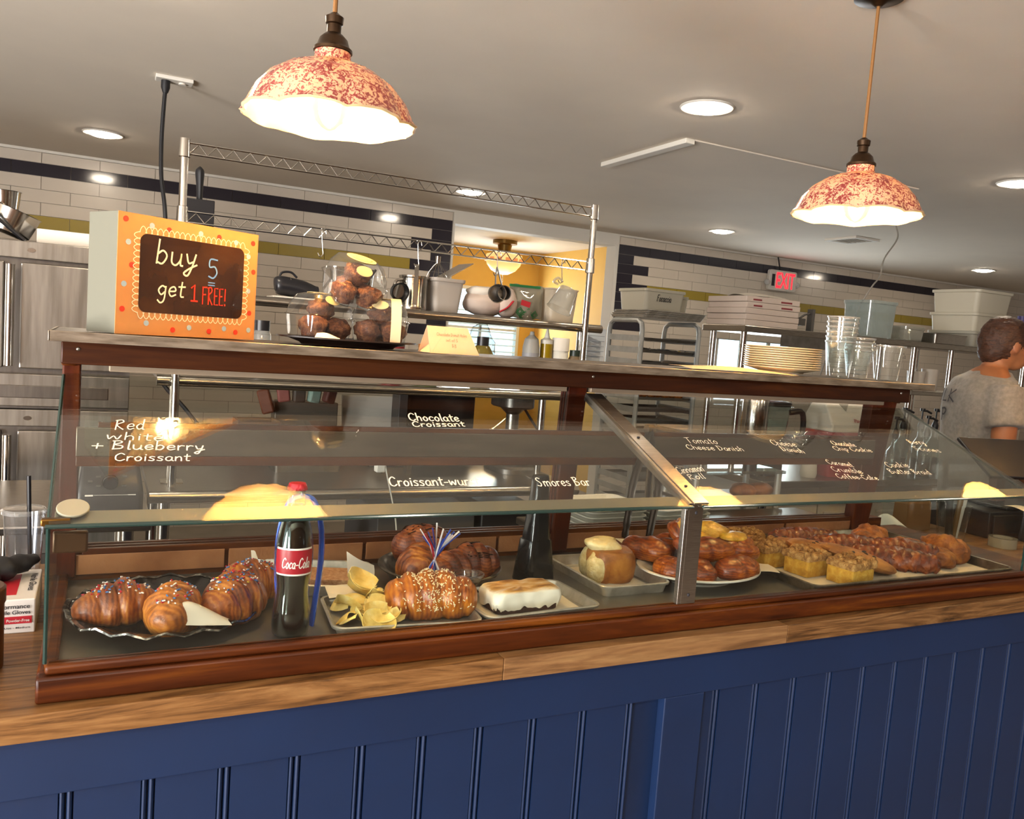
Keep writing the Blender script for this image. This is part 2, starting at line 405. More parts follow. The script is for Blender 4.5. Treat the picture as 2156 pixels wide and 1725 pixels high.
def bricks(nm, x0, x1, z0, z1, y=5.9965):
    m, t, out = nt(nm); b = t.nodes.new('ShaderNodeBsdfPrincipled'); tc = t.nodes.new('ShaderNodeTexCoord'); sx = t.nodes.new('ShaderNodeSeparateXYZ'); cb = t.nodes.new('ShaderNodeCombineXYZ')
    L(t, tc.outputs['Object'], sx.inputs[0]); L(t, sx.outputs[0], cb.inputs[0]); L(t, sx.outputs[2], cb.inputs[1])
    br = t.nodes.new('ShaderNodeTexBrick'); br.inputs['Scale'].default_value = 1; br.inputs['Brick Width'].default_value = P_; br.inputs['Row Height'].default_value = H_
    br.inputs['Mortar Size'].default_value = .0015; br.inputs[1].default_value = lin('#CFC4B6'); br.inputs[2].default_value = lin('#C8BDAF'); br.inputs[3].default_value = lin('#8d857b')
    L(t, cb.outputs[0], br.inputs[0]); L(t, br.outputs[0], b.inputs[0]); b.inputs['Roughness'].default_value = .3; L(t, b.outputs[0], out.inputs[0])
    return m
BR = bricks('far_tiles', 0, 0, 0, 0)
g = G(); g.bx(-3.6, -.84, 5.995, 6.0, 0, 2.4); g.bx(-.84, 2.385, 5.995, 6, 0, 1.36); struct(g.o('wall_tiles_left', BR, WBL, smooth=0))
g = G(); g.bx(3.9, 5.05, 5.995, 6, 0, 1.6); g.bx(6.05, 10.2, 5.995, 6, 0, 1.6); g.bx(5.05, 6.05, 5.995, 6, 0, 1); g.bx(8.73, 10.2, 5.995, 6, 1.6, 2.4); struct(g.o('wall_tiles_right', BR, WBR, smooth=0))
# side and front walls
g = G(); g.bx(-3.7, -3.6, -4.1, -3.6, 0, 2.4); g.bx(-3.7, -3.6, -1.2, -.9, 0, 2.4); g.bx(-3.7, -3.6, 1.5, 8.6, 0, 2.4); g.bx(-3.7, -3.6, -3.6, 1.5, 0, .45); g.bx(-3.7, -3.6, -3.6, 1.5, 2.15, 2.4)
struct(g.o('wall_left', M('tan_wall', '#A08C74', .8), smooth=0))
g = G(); g.bx(10.2, 10.3, -4.1, 8.6, 0, 2.4); struct(g.o('wall_right', CREAM, smooth=0))
g = G(); g.bx(-3.7, 10.3, -4.2, -4.1, 0, 2.4); struct(g.o('wall_front', WOOD('dining_panelling', '#3A2414', '#5A3A22', '#6E4A2C', .6, 'Z', .5, 0), smooth=0))
# yellow back room behind the opening
YEL = M('yellow_wall', '#D9AE57', .7, col2='#D2A650', ns=2)
g = G(); g.bx(1.0, 1.1, 6.12, 8.3, 0, 2.4); g.bx(4.32, 4.42, 6.12, 8.3, 0, 2.4)
g.bx(1.0, 3.2, 8.2, 8.3, 0, 2.4); g.bx(4.12, 4.42, 8.2, 8.3, 0, 2.4); g.bx(3.2, 4.12, 8.2, 8.3, 0, 1.1); g.bx(3.2, 4.12, 8.2, 8.3, 1.98, 2.4)
struct(g.o('wall_backroom', YEL, smooth=0))
def window(nm, x0, x1, z0, z1, y, nx, nzz):
    g = G(); f = .035
    g.bx(x0, x1, y-.02, y+.06, z1-f, z1); g.bx(x0, x1, y-.04, y+.06, z0, z0+f); g.bx(x0, x0+f, y-.02, y+.06, z0, z1); g.bx(x1-f, x1, y-.02, y+.06, z0, z1)
    ob = struct(g.o(nm, WHITE, smooth=0, bevel=.003))
    for i in range(1, nx):
        x = x0+(x1-x0)*i/nx; g = G(); g.bx(x-.012, x+.012, y, y+.03, z0+f, z1-f); g.o('window_bar', WHITE, ob, smooth=0)
    for i in range(1, nzz):
        z = z0+(z1-z0)*i/nzz; g = G(); g.bx(x0+f, x1-f, y, y+.03, z-.012, z+.012); g.o('window_bar', WHITE, ob, smooth=0)
    g = G(); g.bx(x0+f, x1-f, y+.012, y+.016, z0+f, z1-f); g.o('pane', GL('window_glass', '#EAF6F8', 1), ob, smooth=0)
    return ob
w1 = window('window_1', 3.2, 4.12, 1.1, 1.98, 8.2, 2, 2)
BL = M('blind_slat', '#E9F1F2', .6, trans=.5)
for i in range(9):
    g = G(); g.box((3.66, 8.17, 1.16+i*.07), (.84, .03, .003), rx=.5); g.o('blind_slat', BL, w1, smooth=0)
window('window_2', 5.05, 6.05, 1.0, 1.63, 6.03, 3, 1)

# ceiling fittings
def downlight(x, y, label):
    t = thing('recessed_light', label, 'ceiling light', (x, y, 2.4), group='recessed ceiling lights')
    g = G(); g.lathe([(.073, .01), (.073, -.004), (.098, -.006), (.103, -.002), (.103, .01)], 32); g.o('trim_ring', WHITE, t, False)
    g = G(); g.lathe([(.0731, -.001), (.07, -.009), (.055, -.015), (.03, -.018), (.001, -.019)], 32, c1=True); g.o('lens', EM('downlight_lens', '#FFEED6', 100), t, False)
for x, y, l in ((2.05, 2.62, 'recessed ceiling light with a wide white ring, nearest and largest, right of the first pendant'),
                (3.98, 2.62, 'recessed ceiling light cut off by the picture edge beside the second pendant'),
                (.12, 2.62, 'added ceiling light out of view, brightening the work table area'),  # unseen fitting, added to lift the light over the work table
                (-.02, 5.13, 'recessed ceiling light at far left above the steel oven'),
                (2.15, 5.13, 'recessed ceiling light glowing just behind the upper wire rail'),
                (4.24, 5.1, 'recessed ceiling light above the white bins near the doorway corner'),
                (7.2, 4.98, 'recessed ceiling light at far right above the stacked white tubs')):
    downlight(x, y, l)
t = thing('ceiling_panel', 'flat white access panel with a pale raised edge strip on the ceiling', 'access panel', (3.05, 3.4, 2.4))
g = G(); g.bx(2.33, 3.8, 3.04, 3.7, 2.394, 2.4); g.o('panel', MATS['ceiling_paint'], t, smooth=0)
g = G(); g.bx(2.28, 2.33, 3.04, 3.74, 2.378, 2.4); g.o('edge_strip', WHITE, t, smooth=0, bevel=.003)
t = thing('ceiling_vent', 'small square louvred ceiling vent behind the second pendant lamp', 'vent', (5.08, 4.6, 2.4))
g = G(); g.bx(4.95, 5.2, 4.45, 4.48, 2.385, 2.4); g.bx(4.95, 5.2, 4.72, 4.75, 2.385, 2.4); g.bx(4.95, 4.98, 4.48, 4.72, 2.385, 2.4); g.bx(5.17, 5.2, 4.48, 4.72, 2.385, 2.4); g.o('frame', WHITE, t, smooth=0)
for i in range(5):
    g = G(); g.box((5.075, 4.51+i*.046, 2.392), (.19, .03, .003), rx=.5); g.o('slat', WHITE, t, smooth=0)
t = thing('ceiling_outlet', 'white ceiling outlet with a black plug hanging from it', 'outlet', (.235, 3.7, 2.4))
g = G(); g.bx(.165, .305, 3.665, 3.735, 2.385, 2.4); g.o('cover_plate', WHITE, t, smooth=0, bevel=.003)
g = G(); g.lathe([(.014, 0), (.014, -.006), (.001, -.006)], 16, (.265, 3.7, 2.385)); g.o('socket', WHITE, t)
g = G(); g.tube(catmull([(.203, 3.7, 2.385), (.203, 3.7, 2.35), (.2, 3.7, 2.3), (.195, 3.69, 2.15), (.198, 3.66, 2.0), (.215, 3.62, 1.85), (.225, 3.6, 1.6), (.2, 3.5, 1.25), (.3, 3.4, 1.1), (.4, 3.3, .98)], 6), .008); g.lathe([(.017, 0), (.017, -.03), (.01, -.05)], 12, (.203, 3.7, 2.387))
tag(g.o('power_cord', RUBBER), 'thick black power cord hanging from the ceiling outlet', 'cord')
g = G(); g.tube(catmull([(4.72, 3.92, 2.4), (4.66, 3.85, 2.3), (4.5, 3.8, 2.15), (4.42, 3.75, 2.03), (4.3, 3.7, 1.95), (4.2, 3.7, 1.8), (4.15, 3.7, 1.64), (4.05, 3.76, 1.5), (3.95, 3.78, 1.1)], 6), .005)
tag(g.o('ceiling_cable', M('grey_cable', '#9B968D', .5)), 'thin grey cable dropping from the ceiling behind the plastic cups', 'cable')
# exit sign
t = thing('exit_sign', 'white exit sign with glowing red letters high on the tiled wall', 'sign', (5.73, 5.96, 2.09))
g = G(); g.prism([(x+5.73, z+2.185) for x, z in rrect(.34, .19, .02)], 0, .035); g.v = [(x, 5.985-z, y) for x, y, z in g.v]; g.o('housing', M('sign_white', '#CFCAC2', .5), t, bevel=.004)
EXR = EM('exit_red', '#FF1D26', 3.0)
printed('lettering', 'EXIT', (5.645, 5.9485, 2.115), (1, 0, 0), (0, 0, 1), .23, EXR, t, .145)
g = G(); g.bx(5.59, 5.625, 5.947, 5.95, 2.13, 2.24); g.o('arrow_window', INK, t, smooth=0)
for sx in (5.545, 5.915):
    g = G(); g.ell((sx, 5.96, 2.16), (.028, .03, .028)); g.o('emergency_lamp', GL('lamp_lens', '#E8E8E8', 1, .3), t)
g = G(); g.tube(catmull([(5.66, 5.97, 2.4), (5.67, 5.96, 2.34), (5.7, 5.965, 2.27)], 4), .006); g.o('cord', RUBBER, t)

# pendant lamps over the counter
def shade_mat():
    m, t, out = nt('rose_chintz_shade'); b = t.nodes.new('ShaderNodeBsdfPrincipled'); b.inputs['Roughness'].default_value = .2; b.inputs['Coat Weight'].default_value = .4
    co = coords(t); n1 = nz(t, co, 68, 3, .6, 2.2); n2 = nz(t, co, 170, 2, .5, 1.5); n3 = nz(t, co, 20, 2, .5, .6)
    a = t.nodes.new('ShaderNodeMath'); a.operation = 'MULTIPLY'; L(t, n1, a.inputs[0]); a.inputs[1].default_value = .62
    b2 = t.nodes.new('ShaderNodeMath'); b2.operation = 'MULTIPLY_ADD'; L(t, n2, b2.inputs[0]); b2.inputs[1].default_value = .28; L(t, a.outputs[0], b2.inputs[2])
    c2 = t.nodes.new('ShaderNodeMath'); c2.operation = 'MULTIPLY_ADD'; L(t, n3, c2.inputs[0]); c2.inputs[1].default_value = .22; L(t, b2.outputs[0], c2.inputs[2])
    c = ramp(t, c2.outputs[0], [(.545, '#EBC4A0'), (.575, '#B46A60'), (.63, '#8E3B3A')])
    L(t, c, b.inputs[0]); tr = t.nodes.new('ShaderNodeBsdfTranslucent'); L(t, c, tr.inputs[0])
    mx = t.nodes.new('ShaderNodeMixShader'); mx.inputs[0].default_value = .22; L(t, b.outputs[0], mx.inputs[1]); L(t, tr.outputs[0], mx.inputs[2]); L(t, mx.outputs[0], out.inputs[0]); return m
SHM = shade_mat(); LIN_ = M('shade_lining', '#F0DAAC', .4, trans=.12)
BRONZE = M('dark_bronze', '#4A3522', .35, .8, col2='#362618', ns=20); CORD = M('gold_cloth_cord', '#8A5D2C', .6, bump=.3, bs=200)
def pendant(x, y, label, tilt=0):
    z0 = 1.845   # rim height
    t = thing('pendant_lamp', label, 'pendant lamp', (x, y, z0), group='pendant lamps over the counter')
    t.rotation_euler = (0, tilt, .35)
    prof = [(.157, 0), (.152, .012), (.138, .044), (.115, .072), (.083, .094), (.051, .106), (.034, .111), (.033, .128), (.02, .13)]
    n = 80
    def rad(r, k, a):
        f = max(0, 1-k/5)
        oct_ = 1+.045*abs(math.cos(4*a))**.8*f   # eight flutes
        rip = 1+.012*math.cos(24*a)*max(0, 1-k/1.5)
        return r*oct_*rip
    def ring(r, z, k): return [(rad(r, k, 2*pi*j/n)*math.cos(2*pi*j/n), rad(r, k, 2*pi*j/n)*math.sin(2*pi*j/n), z+(.006*abs(math.cos(4*2*pi*j/n)) if k == 0 else 0)) for j in range(n)]
    g = G(); g.loft([ring(r, z, k) for k, (r, z) in enumerate(prof)], False, True); g.o('shade', SHM, t, False, smooth=50)
    g = G(); g.loft([ring(prof[0][0], prof[0][1], 0)]+[ring(r-.005, z-.003, k) for k, (r, z) in enumerate(prof[:7])], False, True); g.o('shade_lining', LIN_, t, False, smooth=50)
    g = G(); g.lathe([(.001, .128), (.036, .129), (.036, .134), (.03, .14), (.026, .152), (.018, .16), (.013, .163), (.013, .178), (.016, .18), (.017, .192), (.011, .196), (.006, .2), (.001, .2)], 24); g.o('lamp_holder', BRONZE, t, False)
    g = G(); g.cyl((0, 0, .198), (0, 0, 2.385-z0), .0045, n=8); g.o('cord', CORD, t, False)
    g = G(); g.lathe([(.001, 2.4-z0), (.062, 2.4-z0), (.06, 2.388-z0), (.02, 2.38-z0), (.008, 2.37-z0), (.001, 2.37-z0)], 32); g.o('ceiling_rose', BRONZE, t, False)
    b = G(); b.lathe([(.013, .11), (.014, .095), (.022, .07), (.031, .04), (.032, .022), (.025, .002), (.012, -.01), (.003, -.014), (.001, -.014)], 24)
    bo = b.o('bulb', GL('bulb_glass', '#FFF3DC', 1), t, False)
    f = G()
    for k in range(6):
        a = k*pi/3; f.cyl((.009*math.cos(a), .009*math.sin(a), .085), (.007*math.cos(a+.4), .007*math.sin(a+.4), .012), .0035, n=6)
    f.o('filament', EM('filament', '#FFD9A0', 190), bo, False)
    l = bpy.data.lights.new('bulb_light', 'POINT'); l.energy = 10; l.color = (1, .64, .3); l.shadow_soft_size = .03
    lo = bpy.data.objects.new('bulb_light', l); COL.objects.link(lo); lo.parent = t; lo.location = (0, 0, .045)
pendant(.373, 1.6, 'rose-patterned pendant lamp above the buy-5 sign box')
pendant(1.737, 1.57, 'rose-patterned pendant lamp hanging over the stacked plastic cups')
pendant(3.09, 1.57, 'pendant lamp beyond the case, seen only mirrored in its sloping glass')

# ================================================================ service counter
BLUE = M('navy_paint', '#0B244A', .46, col2='#092043', ns=3, bump=.04, bs=30)
ct = thing('service_counter', 'long navy panelled counter with a thick wooden top under the display case', 'counter', (1.1, 1.6, 0))
g = G(); g.bx(-.75, 3.3, 1.25, 1.275, .788, .881); g.o('top_rail', BLUE, ct, smooth=0, bevel=.002)
for x0, x1 in ((1.01, 1.107), (2.72, 2.82), (-.75, -.65)):
    g = G(); g.bx(x0, x1, 1.25, 1.275, 0, .7885); g.o('stile', BLUE, ct, smooth=0, bevel=.002)
g = G(); g.bx(-.75, 3.3, 1.244, 1.275, 0, .12); g.o('kickboard', BLUE, ct, smooth=0, bevel=.002)
g = G(); g.bx(-.75, 3.3, 1.272, 1.9, 0, .881); g.o('carcass', BLUE, ct, smooth=0)
def board(w):
    g = G(); g.bx(.0008, w-.019, .262-.262, .014, 0, .69)
    for xc in (w-.0145, w-.0045):
        g.loft([[(xc+.0042*math.cos(a*pi/6), .006-.0062*math.sin(a*pi/6), z) for a in range(7)]+[(xc-.0042, .014, z), (xc+.0042, .014, z)] for z in (0, .69)])
    return g.mesh('beaded_board', BLUE, 40)
pb = board(.1067)
for k in range(15):
    x = -.017-.1067*6+.1067*k
    if x < 1.0: inst('beaded_board', pb, ct, Vector((x, 1.26, .105))-ct.location)
for k in range(15):
    inst('beaded_board', pb, ct, Vector((1.156-.1067+.1067*k, 1.2605, .105))-ct.location)
# wooden top: glued staves
WT = [WOOD('pine_stave_'+n, a, b, c, .42, 'X', .7, .15, k) for n, a, b, c, k in (('a', '#3E2817', '#7E5833', '#977046', 4), ('b', '#573B24', '#876340', '#9A774F', 2), ('c', '#2E2013', '#6F4D2D', '#8E6A43', 7))]
r = random.Random(3)
y = 1.224
for row in range(8):
    x = -.75; w = .092
    ends = [.635, 1.29, 2.2, 3.3] if row == 0 else sorted([r.uniform(-.3, .4), r.uniform(.8, 1.6), r.uniform(1.9, 2.8)])+[3.3]
    for k, e in enumerate(ends):
        g = G(); g.bx(x+.0003, e-.0003, y+.0003, y+w-.0003, .881, .92); g.o('stave', WT[(row+k) % 3] if row else WT[[0, 1, 2, 2][k]], ct, smooth=0, bevel=.0015); x = e
    y += w

# ================================================================ display case
MAHO = WOOD('varnished_mahogany', '#250C03', '#4E2309', '#78420F', .42, 'X', .8, .12)
MAHOZ = WOOD('varnished_mahogany_upright', '#2E0E06', '#4C1C0B', '#66300F', .42, 'Z', .8, .12)
CS = thing('display_case', 'old wooden bakery display case with sloping glass front and steel divider', 'display case', (1.04, 1.5, .92))
X0, X1 = -.067, 2.29
g = G(); g.bx(X0, X1, 1.251, 1.274, .92, .9575); g.o('base_front', MAHO, CS, bevel=.004)
g = G(); g.bx(X0+.01, X1, 1.258, 1.282, .9575, .972); g.o('base_moulding', MAHO, CS, bevel=.005, seg=3)
g = G(); g.bx(X0, X0+.023, 1.274, 1.78, .92, .9575); g.bx(X0+.008, X0+.026, 1.282, 1.78, .9575, .972); g.o('base_side', MAHO, CS, bevel=.004)
g = G(); g.bx(2.14, X1, 1.282, 1.78, .92, .966); g.o('base_side', MAHO, CS, bevel=.004)
g = G(); g.bx(X0+.024, 2.14, 1.274, 1.72, .94, .955); g.o('deck', M('deck_steel', '#A39E96', .42, .9, '#827D76', 5, bump=.03, bs=90), CS, smooth=0)
g = G(); g.bx(X0+.023, 2.14, 1.7115, 1.78, .92, 1.008); g.o('rear_apron', MAHO, CS, smooth=0)
PANELM = M('worn_tan_panel', '#A9744E', .35, col2='#8B5838', ns=9, bump=.5, bs=160, coat=.3)
for x0, x1 in ((-.03, .235), (.243, .52), (.528, .84), (.848, 1.01), (1.03, 1.39), (1.398, 1.74), (1.748, 2.03)):
    g = G(); g.bx(x0, x1, 1.706, 1.712, .966, 1.004); g.o('rear_panel', PANELM, CS, smooth=0, bevel=.001)
for k in range(3):
    g = G(); g.bx(-.02, 2.03, 1.707+k*.02, 1.716+k*.02, 1.0, 1.016); g.o('door_track', MAHO, CS, smooth=0, bevel=.0015)
# uprights at the back, mid rail with tracks
def upr(xb0, xb1, xt0, xt1, nm='rear_post'):
    g = G(); g.loft([[(xb0, 1.70, .962), (xb1, 1.70, .962), (xb1, 1.735, .962), (xb0, 1.735, .962)], [(xt0, 1.688, 1.372), (xt1, 1.688, 1.372), (xt1, 1.723, 1.372), (xt0, 1.723, 1.372)]])
    return g.o(nm, MAHOZ, CS, bevel=.003)
upr(-.062, -.03, -.06, -.03)
p = upr(.985, 1.03, .992, 1.045)
for k in range(2):
    g = G(); g.cyl((.978-k*.007, 1.705, .97), (.985-k*.007, 1.692, 1.37), .003, n=6); g.o('bead', MAHOZ, p)
upr(2.0, 2.065, 2.02, 2.125)
g = G(); g.bx(-.035, 2.03, 1.672, 1.684, 1.197, 1.25); g.o('mid_rail', M('rail_steel', '#7D6F60', .38, .8, '#6A5D50', 6, stretch=(1, 8, 8)), CS, bevel=.0015)
g = G(); g.bx(-.035, 2.03, 1.674, 1.69, 1.178, 1.197); g.o('mid_rail_foot', MAHO, CS, bevel=.002)
for k in range(2):
    g = G(); g.bx(0, 2.03, 1.674+k*.014, 1.68+k*.014, 1.25, 1.26-k*.001); g.o('mid_track', MAHO, CS, bevel=.001)
# top: fascia, housing and shelf
g = G(); g.bx(-.062, 2.128, 1.652, 1.68, 1.3645, 1.405); g.o('top_fascia', WOOD('dark_fascia_wood', '#1C0903', '#341606', '#4C2609', .45, 'X', .8, .1), CS, bevel=.003)  # fascia wood is darker than the rest of the case
g = G(); g.bx(-.062, -.037, 1.68, 1.75, 1.36, 1.405); g.bx(2.1, 2.128, 1.68, 1.75, 1.36, 1.405); g.bx(-.062, 2.128, 1.72, 1.75, 1.37, 1.405); g.o('top_frame', MAHO, CS, bevel=.003)
for x0, x1 in ((.015, .985), (1.05, 2.06)):
    g = G(); g.bx(x0, x1, 1.682, 1.715, 1.352, 1.366); g.o('lamp_housing', M('housing_grey', '#A3917C', .5, .4), CS, bevel=.002)
g = G(); g.bx(-.078, 2.2, 1.634, 1.955, 1.405, 1.4215); g.o('top_shelf', M('worn_steel_top', '#6E6358', .4, .9, '#4E443B', 9, bump=.05), CS, bevel=.002)
g = G(); g.bx(-.081, 2.203, 1.63, 1.6345, 1.4045, 1.423); g.bx(-.0815, -.0775, 1.63, 1.957, 1.4045, 1.423); g.bx(2.1995, 2.2035, 1.63, 1.957, 1.4045, 1.423); g.o('edge_band', M('edge_band_steel', '#A99C8C', .4, .8, '#7A6D5E', 14, stretch=(1, 1, 6)), CS, bevel=.0012)
SCREW = M('screw', '#9A958C', .35, 1)
for x in (-.035, 1.035, 2.09):
    g = G(); g.ell((x, 1.652, 1.392), (.0035, .002, .0035), 10, 6); g.o('screw', SCREW, CS)
# glass
YA, ZA, YB, ZB = 1.257, 1.176, 1.667, 1.3475
sl = Vector((0, YB-YA, ZB-ZA)).normalized(); nn = Vector((0, -sl.z, sl.y))
def slab(x0, x1, nm, mat, y0, z0, y1, z1, th, off=0, bevel=0, parent=CS):
    d = Vector((0, y1-y0, z1-z0)).normalized(); n = Vector((0, -d.z, d.y)); a = Vector((0, y0, z0))+n*off; b = Vector((0, y1, z1))+n*off
    g = G(); g.xprism([(a.y, a.z), (b.y, b.z), ((b-n*th).y, (b-n*th).z), ((a-n*th).y, (a-n*th).z)], x0, x1); return g.o(nm, mat, parent, smooth=0, bevel=bevel)
panes = [slab(x0, x1, 'sloping_pane', SLOPEGLASS, YA-.006, ZA-.003, YB, ZB, .005) for x0, x1 in ((-.056, 1.036), (1.05, 2.128))]
for x0, x1 in ((-.06, 1.032), (1.056, 2.15)):
    g = G(); g.cyl((x0, YA-.009, ZA-.006), (x1, YA-.009, ZA-.006), .0032, n=8); g.o('pane_edge', GREENEDGE, CS)
    g = G(); g.bx(x0, x1, 1.268, 1.2735, .972, 1.168); g.o('front_pane', CASEGLASS, CS, smooth=0)
    slab(x0+.01, x1-.01, 'glass_channel', M('channel_steel', '#8A8272', .55, .6), YA+.004, ZA-.006, YA+.03, ZA+.0066, .003, bevel=.001)
prof = [(1.268, .972), (1.268, 1.168), (YB, ZB-.004), (1.7, ZB-.004), (1.7, .972)]
for x in (-.057, 2.128):
    g = G(); g.xprism(prof, x-.0025, x+.0025); g.o('end_pane', CASEGLASS, CS, smooth=0)
    g = G(); g.tube([(x, a, b) for a, b in prof[:3]], .003, 6); g.o('end_pane_edge', GREENEDGE, CS)
g = G(); g.bx(1.026, 1.034, 1.262, 1.275, .972, 1.172); g.bx(1.034, 1.07, 1.262, 1.266, .972, 1.172); g.o('divider_front', STEEL, CS, smooth=0, bevel=.001)
slab(1.034, 1.07, 'divider_slope', STEEL, YA-.008, ZA-.003, YB, ZB, .004, .005, .001)
slab(1.0255, 1.034, 'divider_flange', DSTEEL, YA-.004, ZA-.004, YB, ZB, .018, .005, .001)
for y_, z_ in ((1.26, 1.155), (1.26, .99)):
    g = G(); g.ell((1.052, 1.2615, z_), (.0035, .002, .0035), 8, 6); g.o('screw', INK, CS)
for s_ in (.05, .24):
    c = Vector((1.052, YA, ZA))+sl*s_+nn*.006; g = G(); g.ell(c, (.0035, .0035, .002), 8, 6); g.o('screw', INK, CS)
# brass clip, grey bumper disc at the front left corner
g = G(); g.bx(-.066, -.03, 1.258, 1.272, 1.168, 1.178); g.o('corner_clip', M('old_brass', '#6E4E22', .35, .9), CS, bevel=.002)
g = G(); g.cyl(Vector((-.028, 1.285, 1.185)), Vector((-.028, 1.285, 1.185))+nn*.004, .021, n=28); g.o('bumper_disc', M('grey_bumper', '#9C9884', .6), CS, bevel=.001)
g = G(); g.bx(-.052, -.008, 1.276, 1.29, 1.125, 1.155); g.o('corner_bracket', M('bracket_brown', '#4A3019', .4, .5), CS, bevel=.003)
# hand lettering on the sloping glass: (text, pane, x, distance up the slope, width, x-height, tilt)
for s, k, x, q, w, h, tl, pw in (('Red', 0, .023, .246, .046, .018, .06, .0022), ('white', 0, .011, .216, .086, .013, -.05, .0022), ('+ Blueberry', 0, -.01, .186, .167, .0145, -.02, .0024), ('Croissant', 0, .022, .151, .111, .0125, 0, .0022),
        ('Chocolate', 0, .545, .299, .109, .017, .01, .0028), ('Croissant', 0, .545, .275, .114, .0115, .05, .0026), ('Croissant-wurst', 0, .443, .071, .169, .016, 0, .0026), ('Smores Bar', 0, .725, .064, .115, .016, 0, .0022),
        ('Cinnamon', 1, 1.072, .101, .075, .014, .15, .0014), ('Roll', 1, 1.085, .078, .045, .011, .15, .0014), ('Tomato', 1, 1.18, .226, .086, .014, -.03, .0014), ('Cheese Danish', 1, 1.161, .199, .158, .0115, -.04, .0014),
        ('Cheese', 1, 1.429, .222, .072, .014, -.1, .0014), ('Danish', 1, 1.438, .196, .063, .012, -.19, .0014), ('Chocolate', 1, 1.63, .225, .075, .012, -.1, .0014), ('Chip Cookie', 1, 1.612, .2, .125, .011, -.06, .0014),
        ('Caramel', 1, 1.532, .138, .071, .012, -.2, .0014), ('Crumble', 1, 1.519, .107, .087, .012, -.13, .0014), ('Coffee-Cake', 1, 1.506, .078, .124, .011, -.08, .0014), ('Cookie', 1, 1.717, .122, .079, .0135, 0, .0014), ('Butter Braid', 1, 1.699, .095, .138, .012, -.04, .0014),
        ('Berry', 1, 1.924, .235, .058, .013, -.02, .0014), ('Scones', 1, 1.907, .204, .092, .012, -.12, .0014)):
    o = Vector((x, YA, ZA))+sl*q+nn*.0006
    hand('lettering', s, o, Vector((1, 0, 0))+sl*tl, sl, w, h, PENW, panes[k], pw)

# ================================================================ food and dishes inside the case
ZD = .955
def pastry_mat(nm, c1, c2, c3, sc_=18, rough=.42, bump=.5, coat=.1, wave=0, wdir='X'):
    if nm in MATS: return MATS[nm]
    m, t, out = nt(nm); b = t.nodes.new('ShaderNodeBsdfPrincipled'); co = coords(t)
    n = nz(t, co, sc_, 5, .6, .4)
    if wave:   # thin baked layers running round the roll
        wv = t.nodes.new('ShaderNodeTexWave'); wv.bands_direction = wdir; wv.inputs['Scale'].default_value = wave; wv.inputs['Distortion'].default_value = 9; wv.inputs['Detail'].default_value = 3; wv.inputs['Detail Scale'].default_value = .6
        L(t, co, wv.inputs[0]); mm = t.nodes.new('ShaderNodeMath'); mm.operation = 'MULTIPLY_ADD'; mm.inputs[1].default_value = .13; L(t, wv.outputs[1], mm.inputs[0])
        m2 = t.nodes.new('ShaderNodeMath'); m2.operation = 'MULTIPLY_ADD'; m2.inputs[1].default_value = .9; m2.inputs[2].default_value = -.02; L(t, n, m2.inputs[0]); L(t, m2.outputs[0], mm.inputs[2]); n = mm.outputs[0]
    L(t, ramp(t, n, [(.3, c1), (.5, c2), (.7, c3)]), b.inputs[0])
    b.inputs['Roughness'].default_value = rough; b.inputs['Coat Weight'].default_value = coat; b.inputs['Coat Roughness'].default_value = .3
    bn = t.nodes.new('ShaderNodeBump'); bn.inputs['Strength'].default_value = bump; bn.inputs['Distance'].default_value = .003
    L(t, nz(t, co, sc_*5, 5), bn.inputs['Height']); L(t, bn.outputs[0], b.inputs['Normal']); L(t, b.outputs[0], out.inputs[0]); MATS[nm] = m; return m
GOLD = pastry_mat('golden_croissant', '#6A300E', '#AA6220', '#CC8A3A', wave=45)
BROWN = pastry_mat('dark_croissant', '#541E0A', '#924A18', '#BC7A30', 22, .4, wave=45)
CHOC = pastry_mat('chocolate_croissant', '#3C1206', '#6A2A0C', '#9A5420', 26, .45, wave=50, wdir='Z')
CAKE = pastry_mat('yellow_cake', '#B07A1E', '#C8952F', '#D8AE4E', 60, .8, .6, 0)
CRUMB = pastry_mat('crumb_topping', '#6B3F1C', '#A8763C', '#CBA062', 90, .85, 1, 0)
BRAID = pastry_mat('braid_crust', '#340F05', '#6E2A0A', '#A4561A', 34, .35, .5, .3)
SCONE = pastry_mat('scone_crust', '#642E0C', '#925016', '#B4742C', 34, .6, .8, .05)
def seg_profile(t, nseg, seed=0):
    w = t+.045*noise.noise(Vector((t*5, seed*3.3, 0)))
    return 1+(.17+.09*noise.noise(Vector((t*4, 9, seed*1.7))))*(abs(math.sin(nseg*pi*w))**.7-.5)
def croissant(Lr, R, bend, nseg, twist=.25, hz=1.0, seed=0, power=.55):
    """returns builder and surface function: a body swept on an arc, fat in the middle, wrapped in ridges"""
    rr = Lr/bend if bend else 0
    def pt(t, a):
        th = (t-.5)*bend
        cx_, cy_ = (rr*math.sin(th), rr*(math.cos(th)-1)) if bend else ((t-.5)*Lr, 0)
        d = Vector((math.cos(th), -math.sin(th), 0)) if bend else Vector((1, 0, 0)); nrm = Vector((-d.y, d.x, 0))
        w = math.sin(pi*min(max(t, .0), 1))**power
        tt = t+twist*.16*math.sin(a)
        k = R*(w*.92+.08*(0 < t < 1))*seg_profile(tt, nseg, seed)*(1+.13*noise.noise(Vector((t*4, math.cos(a)*1.3, math.sin(a)*1.3+seed*5)))+.05*noise.noise(Vector((t*16, math.cos(a)*4, math.sin(a)*4+seed))))
        z = math.sin(a)*k*hz; z = max(z, -.62*R*hz)
        return Vector((cx_, cy_, 0))+nrm*math.cos(a)*k+Vector((0, 0, z+.62*R*hz))
    g = G(); n = 26; m = 64
    g.loft([[tuple(pt(.002+.996*i/m, 2*pi*j/n)) for j in range(n)] for i in range(m+1)])
    return g, pt
